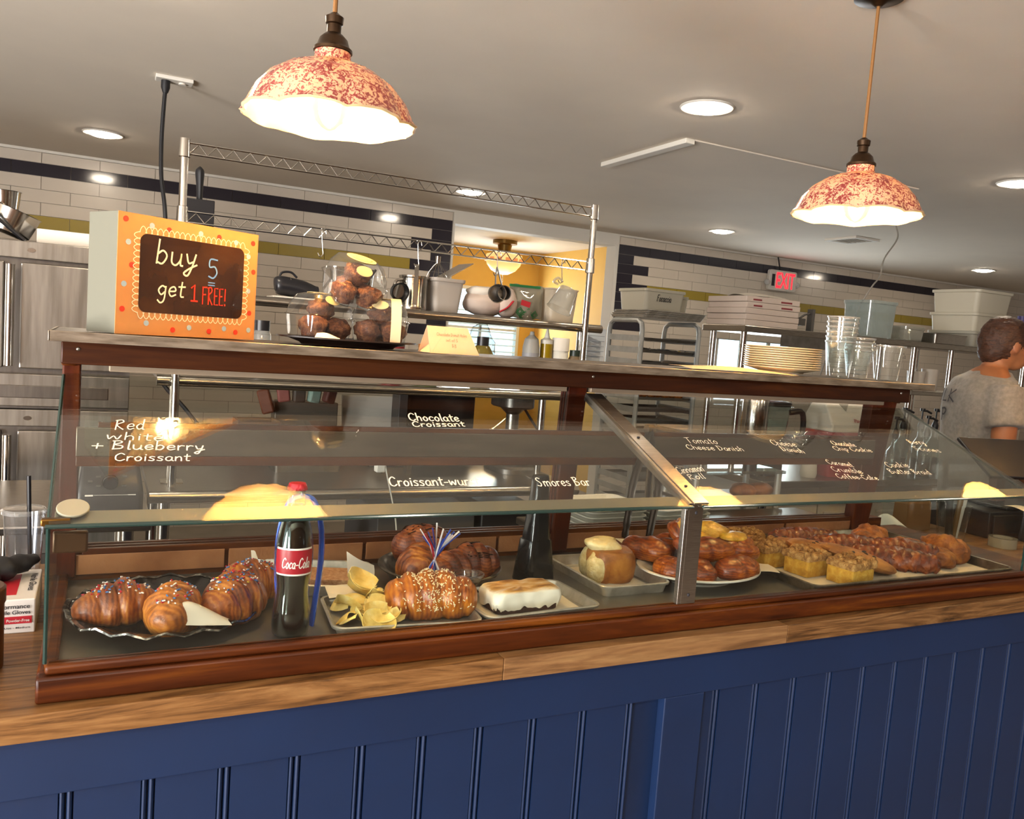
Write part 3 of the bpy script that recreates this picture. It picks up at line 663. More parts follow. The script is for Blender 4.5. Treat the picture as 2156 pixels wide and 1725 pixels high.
def sprinkle(par, pt, cols, n, seed, t0=.15, t1=.85, a0=.9, a1=2.3, size=.0045):
    r = random.Random(seed)
    for c, mat in cols:
        g = G()
        for k in range(n):
            t = r.uniform(t0, t1); a = r.uniform(a0, a1); p = pt(t, a); q = pt(t+.01, a+.05)
            d = Vector((r.uniform(-1, 1), r.uniform(-1, 1), r.uniform(-.3, .3))).normalized()*size*r.uniform(.5, 1.2); nrm = (pt(t, a)-pt(t, a+pi)).normalized()
            g.cyl(p+nrm*.001-d/2, p+nrm*.001+d/2, size*.28, n=5)
        o = g.o('sprinkles', mat, par, False); o['kind'] = 'stuff'; o['label'] = c+' sprinkles'
SPR = [('red', M('sprinkle_red', '#B3202C', .4)), ('white', M('sprinkle_white', '#E8E2E0', .4)), ('blue', M('sprinkle_blue', '#3C6CA8', .4))]
# round black tray with foil rim
TRC = (.115, 1.475)
t = thing('round_tray', 'round black tray with a crinkled silver rim holding sprinkled croissants', 'tray', (TRC[0], TRC[1], ZD))
n = 72
def wav(r, z, k): return [(r*(1+k*.012*math.sin(9*2*pi*j/n))*math.cos(2*pi*j/n), r*(1+k*.012*math.sin(9*2*pi*j/n))*math.sin(2*pi*j/n), z+k*.003*math.sin(18*2*pi*j/n)) for j in range(n)]
g = G(); g.loft([wav(.09, 0, 0), wav(.11, .004, 0), wav(.145, .018, .6), wav(.155, .021, 1), wav(.146, .023, .8), wav(.112, .009, 0), wav(.001, .007, 0)]); g.o('dish', M('black_lacquer', '#1B191C', .18, .6), t, False)
g = G(); g.loft([wav(.153, .0195, 1), wav(.158, .0215, 1.2), wav(.157, .0245, 1.2), wav(.15, .0235, 1)], close=True); g.o('rim', M('crinkled_foil', '#B9B4AC', .22, 1, '#3A3836', 60, .4, .55, bump=.8, bs=90), t, False)
cr = []
for nm, lab, x, y, rz, Lr, R, b, seed, z in (('croissant', 'glazed croissant with red, white and blue sprinkles, leftmost on the black tray', .036, 1.445, .12, .135, .038, .9, 1, .965),
        ('croissant', 'sprinkled croissant with its rounded end facing the glass, second on the black tray', .118, 1.392, 1.2, .13, .041, .7, 2, .965),
        ('croissant', 'large sprinkled croissant leaning against the cola bottle on the black tray', .212, 1.412, .75, .135, .045, .8, 3, .965),
        ('croissant', 'sprinkled croissant at the back of the black tray, half hidden by the bottle', .248, 1.495, .35, .13, .042, .8, 4, .968)):
    t = thing(nm, lab, 'croissant', (x, y, z), rz, 'sprinkled blueberry croissants')
    g, pt = croissant(Lr, R, b, 4, seed=seed); g.o('body', GOLD if seed in (2,) else BROWN, t, False, smooth=60)
    sprinkle(t, pt, SPR, 26, seed)
    if seed == 3: sprinkle(t, pt, [('yellow', M('sprinkle_yellow', '#D6B33A', .4))], 8, 9)
def paper_sheet(nm, lab, pts, mat=PARCH, cat='paper', th=.0006, group=None):
    """pts: 4x4 control heights given as rows of points -> smooth sheet"""
    rows = [catmull(r_, 5) for r_ in pts]; cols = [catmull([rw[i] for rw in rows], 5) for i in range(len(rows[0]))]
    g = G(); nu, nv = len(cols)-1, len(cols[0])-1
    g.surf(lambda u, v: cols[round(u*nu)][round(v*nv)], nu, nv, th); return tag(g.o(nm, mat, smooth=60), lab, cat, group)
paper_sheet('parchment_sheet', 'folded white parchment scrap in front of the second croissant', [[(.11, 1.345, .985), (.15, 1.338, .983), (.2, 1.335, .98)], [(.115, 1.352, 1.012), (.14, 1.35, 1.017), (.195, 1.345, .986)], [(.125, 1.375, 1.0), (.15, 1.37, 1.0), (.2, 1.36, .982)]])
# cola bottle
t = thing('cola_bottle', 'contour glass bottle of dark cola with red label and red crown cap', 'bottle', (.292, 1.335, ZD))
prof = [(.001, .004), (.022, .002), (.029, .006), (.0305, .02), (.0295, .045), (.0265, .07), (.0265, .085), (.0285, .1), (.0305, .12), (.0305, .145), (.029, .16), (.0255, .18), (.02, .2), (.015, .218), (.013, .232), (.0128, .244), (.0145, .246), (.0145, .25), (.012, .252)]
g = G()
nn_ = 40
def fl(r, z, j):
    k = max(0, 1-abs(z-.055)/.04)+max(0, 1-abs(z-.185)/.03); return r*(1-.025*k*abs(math.cos(5*2*pi*j/nn_)))
g.loft([[(fl(r, z, j)*math.cos(2*pi*j/nn_), fl(r, z, j)*math.sin(2*pi*j/nn_), z) for j in range(nn_)] for r, z in prof], True, False)
g.o('glass', GL('bottle_glass', '#DDEBE4', 1.6), t, False, smooth=60)
g = G(); g.loft([[(fl(r-.0022, z, j)*math.cos(2*pi*j/nn_), fl(r-.0022, z, j)*math.sin(2*pi*j/nn_), z+.001) for j in range(nn_)] for r, z in prof[1:14]]); g.o('cola', M('cola_liquid', '#1A0806', .1, spec=.6, coat=1), t, False, smooth=60)
def wrap(r, z0, z1, a0, a1, dr):
    return lambda u, v: ((r(z0+(z1-z0)*v)+dr)*math.cos(a0+(a1-a0)*u), (r(z0+(z1-z0)*v)+dr)*math.sin(a0+(a1-a0)*u), z0+(z1-z0)*v)
def rb(z):
    for (r0, a), (r1, b) in zip(prof, prof[1:]):
        if a <= z <= b: return r0+(r1-r0)*(z-a)/(b-a)
    return .03
aim = math.atan2(-1.335, -.292)
LW = M('label_white', '#EDE6E0', .4); LR = M('label_red', '#A81B2B', .35)
g = G(); g.surf(wrap(rb, .108, .153, aim-1.05, aim+1.15, .0003), 24, 5); la = g.o('label', LW, t, False)
g = G(); g.surf(wrap(rb, .111, .150, aim-1.05, aim+1.15, .0008), 24, 5); g.o('label_ground', LR, la, False)
st, tot = strokes('Coca-Cola'); g = G()
for q in st:
    P2 = [(aim-.62+(a+b*.25)/tot*1.5, .121+b*.0095) for a, b in q]
    mp = [((a-aim)*.031, z) for a, z in P2]
    ribbon(g, mp, .0016, lambda a, b: ((rb(b)+.0012)*math.cos(aim+a/.031), (rb(b)+.0012)*math.sin(aim+a/.031), b))
g.o('lettering', LW, la, False, smooth=0)
g = G(); k = 42; g.loft([[((r_+(.0012 if q_ and j % 2 else 0))*math.cos(2*pi*j/k), (r_+(.0012 if q_ and j % 2 else 0))*math.sin(2*pi*j/k), z) for j in range(k)] for r_, z, q_ in ((.0148, .2435, 1), (.0156, .2445, 1), (.0148, .251, 0), (.013, .2545, 0), (.001, .256, 0))], True, True); g.o('crown_cap', M('cap_red', '#B3242E', .3, .3), t, False)
# blue tongs behind the bottle
t = thing('blue_tongs', 'translucent blue plastic tongs standing behind the cola bottle', 'tongs', (.31, 1.375, ZD))
BLT = GL('blue_plastic', '#6C96FF', 1.6, .85, '#3C78FF')
for s_ in (-1, 1):
    g = G(); g.tube(catmull([(0, 0, .225), (s_*.02, 0, .215), (s_*.034, 0, .17), (s_*.036, 0, .1), (s_*.026, 0, .0)], 6), [.012]*25, 8, flat=.4); g.o('arm', BLT, t, False)
# sheet pans
def pan(w, d, h, r=.018, flare=.006, rim=.004):
    g = G(); a = lambda e: rrect(w+2*e, d+2*e, r+max(e, -.012)); R_ = []
    for e, z in ((-flare, 0), (0, h-.002), (rim, h-.004), (rim+.001, h), (rim-.001, h+.002), (-.001, h+.001), (-.002, h-.002), (-flare-.002, .0025)): R_.append([(x, y, z) for x, y in a(e)])
    g.loft(R_); return g
def panthing(lab, x, y, rz, w, d, h, z=ZD, mat=ALU, group='aluminium sheet pans in the case'):
    o = pan(w, d, h).o('sheet_pan', mat); o.location = (x, y, z); o.rotation_euler = (0, 0, rz); return tag(o, lab, 'sheet pan', group)
panthing('small aluminium sheet pan with the flat pink-brown bar behind the bottle', .385, 1.6, -.3, .225, .165, .022)
t = thing('oat_bar', 'flat pinkish-brown oat bar on the pan behind the cola bottle', 'pastry', (.405, 1.595, ZD+.0035), -.3)
g = G(); g.ell((0, 0, .008), (.075, .05, .012), 30, 14, .06, 40, 1, flatb=.6); [None]
g = G(); pts = rrect(.135, .085, .008); g.loft([[(x, y, 0) for x, y in pts], [(x*1.01, y*1.01, .012) for x, y in pts], [(x*.98, y*.98, .017) for x, y in pts], [(x*.6, y*.6, .018) for x, y in pts]]); g.o('bar', pastry_mat('oat_topping', '#A8714C', '#C08E68', '#D8B08C', 110, .8, 1, 0), t, False)
paper_sheet('parchment_sheet', 'stiff folded parchment standing at the right of the oat bar', [[(.455, 1.575, .965), (.48, 1.56, .968), (.497, 1.545, .97)], [(.452, 1.577, .985), (.478, 1.562, .985), (.498, 1.545, .985)], [(.449, 1.58, 1.022), (.472, 1.566, 1.008), (.497, 1.548, 1.0)]], PAPER)
paper_sheet('parchment_sheet', 'white paper corner sticking up left of the bottle', [[(.275, 1.6, .97), (.29, 1.6, .97), (.31, 1.6, .968)], [(.272, 1.605, 1.0), (.285, 1.605, .995), (.3, 1.6, .98)], [(.27, 1.61, 1.025), (.278, 1.61, 1.022), (.285, 1.608, 1.0)]], PAPER)
# round foil pan with chocolate croissants
t = thing('foil_pan', 'round fluted dark foil pan full of chocolate croissants', 'foil pan', (.645, 1.565, ZD), group=None)
n = 90
def flu(r, z, k): return [((r+k*.0012*(j % 2))*math.cos(2*pi*j/n), (r+k*.0012*(j % 2))*math.sin(2*pi*j/n), z) for j in range(n)]
g = G(); g.loft([flu(.1, 0, 0), flu(.118, .03, 1), flu(.127, .031, 0), flu(.129, .034, 0), flu(.126, .036, 0), flu(.116, .031, 0), flu(.098, .003, 0), flu(.001, .003, 0)]); g.o('pan', M('dark_foil', '#8E867C', .34, 1, '#4E4842', 30), t, False)
for lab, x, y, rz, Lr, R, seed, z, ry in (('chocolate croissant with a spiral end facing forward in the foil pan', .59, 1.55, 1.15, .11, .042, 11, .965, 0), ('chocolate croissant piled highest at the back of the foil pan', .615, 1.605, .3, .13, .042, 12, .995, 0),
        ('dark glossy chocolate croissant at the right side of the foil pan', .712, 1.55, .05, .12, .042, 13, .963, 0), ('chocolate croissant lying under the tinsel pick in the foil pan', .655, 1.53, .5, .12, .038, 14, .963, 0)):
    t = thing('chocolate_croissant', lab, 'croissant', (x, y, z), rz, 'chocolate croissants in the foil pan')
    g, pt = croissant(Lr, R, .35, 4, seed=seed, power=.35); g.o('body', CHOC if seed != 11 else BROWN, t, False, smooth=60)
    if seed in (13, 12):
        r = random.Random(seed); g = G()
        for k in range(14):
            a = r.uniform(.7, 2.4); g.tube([pt(max(.05, q), a+q*.4)+Vector((0, 0, .001)) for q in [r.uniform(.1, .6)+i*.06 for i in range(5)]], .0012, 5)
        g.o('drizzle', pastry_mat('dark_chocolate', '#1E0B06', '#2E130A', '#3A1A0E', 30, .25), t, False)
# tinsel pick
t = thing('tinsel_pick', 'red, white and blue tinsel firework pick stuck among the croissants', 'decoration', (.585, 1.45, 1.005))
r = random.Random(5); TM = [M('tinsel_blue', '#2748B0', .3), M('tinsel_red', '#A3172C', .3), M('tinsel_white', '#ECEAF2', .35)]
for k in range(46):
    c = 0 if k < 19 else (1 if k < 31 else 2); a = r.uniform(-.65, .65)+(0 if k % 2 else pi); ln = r.uniform(.045, .07)
    d = Vector((math.sin(a)*.8+.12*math.cos(a), r.uniform(-.35, .2), math.cos(a))).normalized()
    e = d*ln+Vector((.008*math.sin(a*3), 0, -.006*abs(math.sin(a))))
    g = G(); g.tube([(0, 0, .03), tuple(Vector((0, 0, .03))+d*ln*.5), tuple(Vector((0, 0, .03))+e)], .0028 if c < 2 else .003, 5, flat=.4); g.o('tinsel_strip', TM[c], t, False)
g = G(); g.cyl((0, 0, .03), (.03, .02, -.02), .0015, n=6); g.o('stick', WPLAST, t, False)
# sandwich tray: pretzel croissant and potato chips
panthing('aluminium pan of potato chips beside the pretzel croissant', .495, 1.375, -.1, .255, .165, .015)
t = thing('pretzel_croissant', 'large golden ridged croissant speckled with white sesame next to the chips', 'croissant', (.55, 1.368, ZD+.004), -.18)
g, pt = croissant(.17, .046, .12, 5.0, seed=21, power=.3); g.o('body', pastry_mat('pretzel_crust', '#6E2A06', '#AC5A10', '#CC7E1E', 24, .35, .4, .3, wave=40), t, False, smooth=60)
r = random.Random(8); g = G()
for k in range(330):
    q = r.gauss(.5, .17); a = r.uniform(.8, 3.35)
    if .06 < q < .94:
        p_ = pt(q, a); nrm = (pt(q, a)-pt(q, a+pi)).normalized(); d = Vector((r.uniform(-1, 1), r.uniform(-1, 1), r.uniform(-1, 1))).normalized()*.0022; g.cyl(p_+nrm*.0005-d, p_+nrm*.0005+d, .0009, n=5)
o = g.o('sesame', M('sesame', '#EAD9B0', .6), t, False); o['kind'] = 'stuff'; o['label'] = 'white sesame and salt grains'
CHM = pastry_mat('potato_chip', '#D2A844', '#EED27A', '#F8E8AA', 30, .5, .2, 0)
r = random.Random(4)
CHP = [(.4, 1.42, .985), (.435, 1.44, .992), (.455, 1.425, .985), (.41, 1.4, .975), (.43, 1.375, .978), (.46, 1.39, .975), (.395, 1.37, .97), (.44, 1.34, .972), (.475, 1.355, .975), (.415, 1.335, .968), (.49, 1.375, .97), (.46, 1.325, .968), (.425, 1.41, 1.005), (.45, 1.365, .988), (.4, 1.345, .975), (.435, 1.31, .966), (.465, 1.41, 1.0), (.44, 1.45, 1.012)]
CHP = [(x, y, .968+(z-.966)*.6) for x, y, z in CHP]
for k, (x, y, z) in enumerate(CHP):
    R_ = r.uniform(.024, .031); cu = r.uniform(9, 17); g = G()
    g.surf(lambda u, v: ((u-.5)*2*R_*math.sqrt(max(.02, 1-((v-.5)*1.9)**2)), (v-.5)*2*R_*.9, cu*((u-.5)*2*R_)**2*(1 if k % 2 else -1)+.5*cu*((v-.5)*2*R_)**2*(1 if k % 3 else -1)), 10, 10, .0012)
    o = g.o('potato_chip', CHM, smooth=70); o.location = (x, y, z); o.rotation_euler = (r.uniform(-.7, .7), r.uniform(-.6, .6), r.uniform(0, 6))
    tag(o, {0: 'curled potato chip at the back left corner of the pan', 17: 'large potato chip standing highest in the heap', 10: 'potato chip touching the front end of the pretzel croissant', 15: 'potato chip lying lowest at the front edge of the pan', 6: 'leftmost potato chip hanging towards the pan rim', 16: 'folded potato chip leaning on the pretzel croissant'}.get(k, 'yellow potato chip within the middle of the chip heap'), 'chip', 'potato chips on the sandwich pan')
paper_sheet('paper_square', 'white paper square under the chips at the pan corner', [[(.385, 1.45, .973), (.42, 1.45, .975), (.46, 1.45, .974)], [(.387, 1.48, .977), (.42, 1.48, .978), (.46, 1.48, .976)], [(.39, 1.505, .978), (.43, 1.505, .979), (.46, 1.505, .977)]], PAPER)
t = thing('sauce_cup', 'small clear plastic sauce cup behind the pretzel croissant', 'cup', (.655, 1.44, .985))
g = G(); g.lathe([(.02, 0), (.028, .018), (.031, .018), (.031, .021), (.028, .021), (.019, .002), (.001, .002)], 28); g.o('cup', CLEAR, t, False)
g = G(); g.lathe([(.001, .003), (.021, .003), (.024, .008), (.001, .009)], 24); g.o('sauce', M('brown_sauce', '#3A2A16', .3), t, False)
g = G(); g.surf(lambda u, v: (.59+.07*u, 1.415+.03*v-.02*u, .992+.022*(1-u)*v-.012*u+.004*math.sin(u*7)), 12, 5, .001); tag(g.o('leaf_wrapper', M('dark_wrapper', '#2A2019', .4)), 'dark brown paper wrapper lying on top of the pretzel croissant', 'wrapper')
# smores bar
panthing('aluminium sheet pan under the toasted marshmallow bar', .745, 1.37, .06, .24, .165, .018)
t = thing('smores_bar', 'toasted white marshmallow bar with browned top on its own pan', 'pastry', (.73, 1.362, ZD+.004), .08)
t.scale = (1, .95, .8)
g = G(); pts = rrect(.135, .075, .016, 7)
pts = [q_ for k_ in range(len(pts)) for q_ in (pts[k_], ((pts[k_][0]+pts[(k_+1) % len(pts)][0])/2, (pts[k_][1]+pts[(k_+1) % len(pts)][1])/2))]
pp_ = []
for k_ in range(len(pts)):
    a_, b_ = Vector(pts[k_]), Vector(pts[(k_+1) % len(pts)]); m_ = max(1, int((b_-a_).length/.006))
    pp_ += [tuple(a_.lerp(b_, q/m_)) for q in range(m_)]
pts = pp_
def dr(k): return [(x*1.0, y*1.0) for x, y in pts]
g.loft([[(x, y, .002) for x, y in pts], [(x*1.02, y*1.02, .02) for x, y in pts], [(x, y, .024) for x, y in pts]]); g.o('brownie', pastry_mat('brownie', '#1E0B05', '#34140A', '#4A2212', 40, .6), t, False)
def mar():
    m, t_, out = nt('toasted_marshmallow'); b = t_.nodes.new('ShaderNodeBsdfPrincipled'); co = coords(t_, (6, 26, 26)); s_ = t_.nodes.new('ShaderNodeSeparateXYZ'); tc = t_.nodes.new('ShaderNodeTexCoord'); L(t_, tc.outputs['Object'], s_.inputs[0])
    mr = t_.nodes.new('ShaderNodeMapRange'); mr.inputs[1].default_value = .044; mr.inputs[2].default_value = .056; L(t_, s_.outputs[2], mr.inputs[0])
    ml = t_.nodes.new('ShaderNodeMath'); ml.operation = 'MULTIPLY'; L(t_, mr.outputs[0], ml.inputs[0]); L(t_, nz(t_, co, 2.2, 4), ml.inputs[1])
    L(t_, ramp(t_, ml.outputs[0], [(.18, '#EFE8D8'), (.42, '#C99A58'), (.62, '#7A4518')]), b.inputs[0]); b.inputs['Roughness'].default_value = .45; L(t_, b.outputs[0], out.inputs[0]); return m
g = G(); n = len(pts); r = random.Random(2)
low = [.012+.022*noise.noise(Vector((j*.62, 3, 1))) for j in range(n)]
W2 = lambda x, y, z, k: (x*k*(1+.05*noise.noise(Vector((x*45, y*45, z*60)))), y*k*(1+.09*noise.noise(Vector((x*45+5, y*45, z*60)))), z)
rings = [[W2(x, y, max(.003, low[j]), 1.07) for j, (x, y) in enumerate(pts)], [W2(x, y, .022+.3*low[j], 1.13) for j, (x, y) in enumerate(pts)], [W2(x, y, .038, 1.12) for x, y in pts], [W2(x, y, .05+.007*noise.noise(Vector((x*35, y*35, 7))), 1.08) for x, y in pts], [W2(x, y, .055+.006*noise.noise(Vector((x*40, y*40, 2))), .92) for x, y in pts], [(x*.45, y*.45, .053+.004*noise.noise(Vector((x*60, y*60, 4)))) for x, y in pts]]
g.loft(rings, False, True); g.o('marshmallow', mar(), t, False, sub=1)
paper_sheet('parchment_sheet', 'white parchment lining under the toasted marshmallow bar', [[(.64, 1.31, .9595), (.74, 1.305, .9592), (.845, 1.305, .9595)], [(.64, 1.37, .9595), (.74, 1.37, .9592), (.845, 1.37, .9595)], [(.645, 1.435, .961), (.74, 1.435, .9595), (.845, 1.435, .963)]])
# black tapered stand
t = thing('tapered_stand', 'tall glossy black tapered stand between the marshmallow bar and cinnamon roll', 'stand', (.845, 1.525, ZD), .2)
g = G(); g.lev(rrect(1, .8, .2, 5), [(.078, 0), (.08, .004), (.062, .085), (.06, .09)]); g.o('foot', M('gloss_black', '#16181B', .16), t, False)
g = G(); g.lev(rrect(1, .8, .22, 5), [(.054, .088), (.053, .1), (.036, .19), (.034, .222), (.03, .228)]); g.o('column', M('gloss_black', '#16181B', .16), t, False)
# cinnamon roll
panthing('aluminium quarter pan with the frosted cinnamon roll beside the steel divider', 1.015, 1.495, .0, .165, .235, .022)
t = thing('cinnamon_roll', 'tall cinnamon roll topped with a swirl of cream frosting', 'pastry', (1.0, 1.49, ZD+.004), -.15)
g = G(); pts = rrect(.105, .1, .035, 6)
for k_ in (0,): g.loft([[(x*q+.012, y_*q, z+.003*noise.noise(Vector((x*40, y_*40, z*40)))) for x, y_ in pts] for q, z in ((.86, 0), (.97, .012), (1.02, .035), (.98, .055), (.85, .066), (.5, .07))])
g.o('bun', pastry_mat('bun_crust', '#6A3610', '#9A5C1E', '#B87A34', 22, .45, .4, .1), t, False)
g = G(); g.ell((-.026, -.022, .03), (.024, .027, .034), 30, 20, .1, 70, 7, flatb=.86); g.ell((-.026, .02, .031), (.023, .026, .035), 30, 20, .1, 70, 8, flatb=.85); g.o('torn_crumb', pastry_mat('soft_crumb', '#C9A86A', '#DCC48C', '#E8D6A8', 60, .9, .8, 0), t, False)
g = G(); g.ell((-.004, .004, .074), (.043, .035, .016), 28, 16, .14, 40, 9, ry=.12); o = g.o('frosting', pastry_mat('cream_frosting', '#DEBE7C', '#EAD398', '#F2E2B4', 40, .5, .4, 0), t, False)
g = G(); sp = [(.026*(1-k/46)*math.cos(k*.42), .012+.021*(1-k/46)*math.sin(k*.42), .081+.004*k/46) for k in range(44)]; g.tube(sp, .006, 8); g.o('frosting_swirl', MATS['cream_frosting'], t, False)
paper_sheet('parchment_sheet', 'parchment lining under the cinnamon roll', [[(.96, 1.40, .9592), (1.02, 1.4, .9592), (1.075, 1.4, .9592)], [(.96, 1.49, .9592), (1.02, 1.49, .9592), (1.075, 1.49, .9592)], [(.96, 1.58, .9592), (1.02, 1.58, .9592), (1.075, 1.58, .9592)]])
# oval platter with danishes
t = thing('oval_platter', 'white oval platter heaped with danishes behind the steel divider', 'platter', (1.235, 1.455, ZD), .12)
el = circ(1, 56, 1, .8)
g = G(); g.lev(el, [(.085, 0), (.087, .004), (.15, .024), (.154, .026), (.154, .029), (.15, .03), (.14, .027), (.09, .009), (.001, .008)]); g.o('dish', M('white_china', '#E6E0D4', .15, coat=.5), t, False)
paper_sheet('parchment_sheet', 'crumpled parchment lining curling up behind the danishes', [[(1.12, 1.52, .985), (1.2, 1.53, .98), (1.3, 1.52, .985)], [(1.12, 1.58, 1.0), (1.2, 1.585, .992), (1.31, 1.57, .995)], [(1.11, 1.615, 1.012), (1.2, 1.62, 1.002), (1.31, 1.61, 1.005)]])
paper_sheet('parchment_sheet', 'parchment corner hanging over the right edge of the platter', [[(1.33, 1.39, .983), (1.38, 1.385, .982), (1.41, 1.38, .978)], [(1.34, 1.42, .984), (1.385, 1.415, .983), (1.425, 1.41, .979)], [(1.35, 1.45, .984), (1.39, 1.445, .983), (1.43, 1.44, .98)]])
DAN = pastry_mat('danish_crust', '#4A1806', '#86390C', '#B4661A', 24, .38, .4, .15, wave=55, wdir='Z')
CHE = pastry_mat('yellow_cheese_filling', '#9A6A12', '#D09A22', '#E4BE48', 36, .35, .5, .4)
def danish(lab, x, y, z, rz, Lr, R, seed, fill=False, tilt=0, hz=.8):
    t = thing('danish', lab, 'pastry', (x, y, z), rz, 'danishes on the oval platter'); t.rotation_euler = (tilt, 0, rz)
    g, pt = croissant(Lr, R, .3, 2, .8, hz, seed, .4); g.o('crust', DAN, t, False, smooth=60)
    if fill:
        g = G(); g.ell((0, 0, R*hz*1.45), (Lr*.36, R*.72, R*.3), 26, 12, .15, 40, seed); g.o('filling', CHE, t, False)
for a in (('danish with a pointed end at the far left of the oval platter', 1.145, 1.535, .985, -1.0, .12, .038, 31), ('twisted danish second from the left on the oval platter', 1.215, 1.55, .985, .9, .1, .036, 32),
          ('upright danish just left of the steel divider on the platter', 1.135, 1.43, .972, 1.5, .085, .033, 33), ('danish low behind the steel divider foot on the platter', 1.19, 1.395, .972, 1.3, .09, .032, 34),
          ('broad danish resting on top in the middle of the platter', 1.235, 1.435, 1.005, -.1, .14, .036, 35), ('smooth rounded danish at the front right of the platter', 1.285, 1.385, .975, .1, .12, .036, 36),
          ('dark danish pointing right across the platter rim', 1.32, 1.44, 1.0, -.25, .125, .032, 37), ('danish at the back of the platter under the cheese danishes', 1.28, 1.51, .985, .2, .13, .036, 38)):
    danish(*a)
for a in (('tomato cheese danish with bright yellow filling propped highest on the platter', 1.29, 1.5, 1.025, -.55, .13, .045, 41, True, .55, .5), ('yellow-filled danish lying flat at the right of the platter pile', 1.325, 1.455, 1.022, .1, .12, .036, 42, True, .1, .5),
          ('small cheese danish on edge just right of the steel divider', 1.235, 1.52, 1.035, .3, .1, .04, 43, True, .6, .5), ('red-glazed danish with cheese under the propped yellow one', 1.235, 1.475, 1.018, -.2, .11, .036, 44, True, .3, .5)):
    danish(*a)
# large sheet pan with cakes, braids, cookies and scones
panthing('large worn sheet pan crowded with coffee cakes, braids and scones', 1.765, 1.49, .0, .69, .42, .022, mat=M('worn_pan', '#A79E8E', .38, 1, '#7A6F60', 24))
PZ = ZD+.004
paper_sheet('parchment_sheet', 'parchment lining the large sheet pan', [[(1.44, 1.3, PZ), (1.76, 1.3, PZ), (2.09, 1.3, PZ)], [(1.44, 1.49, PZ), (1.76, 1.49, PZ), (2.09, 1.49, PZ)], [(1.44, 1.68, PZ), (1.76, 1.68, PZ), (2.09, 1.68, PZ)]])
def coffee_cake(lab, x, y, rz, s=1):
    t = thing('coffee_cake', lab, 'cake', (x, y, PZ+.001), rz, 'crumb coffee cake squares'); h = .045
    g = G(); g.lev(rrect(.085*s, .07*s, .006), [(1, 0), (1.01, h*.5), (1, h)]); g.o('cake', CAKE, t, False)
    g = G(); r = random.Random(x*99)
    for k in range(46):
        g.ell((r.uniform(-.042, .042)*s, r.uniform(-.035, .035)*s, h+r.uniform(-.004, .012)), [r.uniform(.006, .011)]*3, 8, 6, .3, 90, k)
    g.lev(rrect(.09*s, .075*s, .006), [(1, h-.008), (1.02, h), (.95, h+.008)]); g.o('crumb_topping', CRUMB, t, False)
coffee_cake('crumb-topped coffee cake square at the front of the large pan', 1.585, 1.335, .12)
coffee_cake('crumb-topped coffee cake square behind the front one on the large pan', 1.535, 1.42, .1)
coffee_cake('crumb-topped coffee cake square touching the platter danishes', 1.48, 1.5, .1, .9)
coffee_cake('crumb-topped coffee cake square at the back left of the large pan', 1.5, 1.6, .15, .95)
for lab, x, y, z, rz, sx, sy, sz, ry, s in (('broad flat chocolate chip cookie leaning behind the front coffee cake', 1.68, 1.4, .992, -.35, .1, .07, .013, .25, 1), ('smooth cookie tilted against the second coffee cake', 1.63, 1.47, .995, -.3, .085, .065, .013, .2, 2), ('pale brown cookie lying in the middle of the large pan', 1.61, 1.55, .985, 0, .075, .06, .013, .1, 3)):
    t = thing('cookie', lab, 'cookie', (x, y, z), rz, 'cookies on the large pan'); g = G(); g.ell((0, 0, 0), (sx, sy, sz*1.6), 30, 12, .1, 20, s, ry=ry); g.o('disc', pastry_mat('cookie_crust', '#7A441A', '#A56A2C', '#B98242', 14, .6, .4, 0), t, False)
    g = G(); r = random.Random(s); R_ = Matrix.Rotation(ry, 3, 'Y')
    for k in range(7):
        a = r.uniform(0, 6.28); q = r.uniform(.2, .8); g.ell(R_ @ Vector((math.cos(a)*q*sx, math.sin(a)*q*sy, sz*1.5*math.sqrt(1-q*q))), (.006, .006, .004), 8, 6)
    g.o('chocolate_chips', M('choc_chip', '#2A1208', .4), t, False)
def braid(lab, x, y, z, rz, Lr=.17):
    t = thing('braid', lab, 'pastry', (x, y, z), rz, 'glazed braids on the large pan')
    for s_ in range(3):
        g = G(); P = [(-Lr/2+Lr*k/40, .02*math.sin(k*.55+s_*2.094)*(1-abs(k/20-1)**4), .022+.012*math.cos(k*1.1+s_*4.19)) for k in range(41)]
        g.tube(P, [.004+.018*math.sin(pi*(k+.5)/41)**.4*(1+.08*math.sin(k*2.2)) for k in range(41)], 12); g.o('strand', BRAID, t, False, smooth=60)
braid('glossy dark cookie-butter braid at the back of the large pan', 1.735, 1.625, PZ, -.25, .2)
braid('glossy dark braid lying behind the broad cookie', 1.765, 1.5, PZ+.01, -.5, .2)
braid('long glossy braid in front beside the broad cookie', 1.815, 1.41, PZ, -.75, .22)
braid('glossy braid between the scones on the large pan', 1.875, 1.43, PZ+.012, -.6, .18)
for lab, x, y, z, rz, sx, sy, sz, s in (('craggy golden scone sitting highest at the back of the pan', 1.905, 1.55, .995, .3, .055, .045, .036, 51), ('craggy golden scone in the middle of the scone row', 1.95, 1.47, .985, .1, .05, .042, .03, 52), ('golden scone at the front of the scone row', 1.96, 1.385, .982, .4, .042, .04, .028, 53),
        ('large golden scone at the right end of the pan', 2.045, 1.43, .99, .2, .06, .055, .04, 54), ('brown scone tucked behind the braids', 1.85, 1.53, .99, .2, .045, .04, .03, 55), ('small cracked scone between the two right-hand scones', 2.0, 1.41, .98, .6, .036, .036, .026, 56)):
    t = thing('scone', lab, 'scone', (x, y, z), rz, 'scones on the large pan'); g = G(); g.ell((0, 0, 0), (sx, sy, sz), 34, 20, .28, 34, s, flatb=.8); g.o('crust', SCONE, t, False, smooth=60)
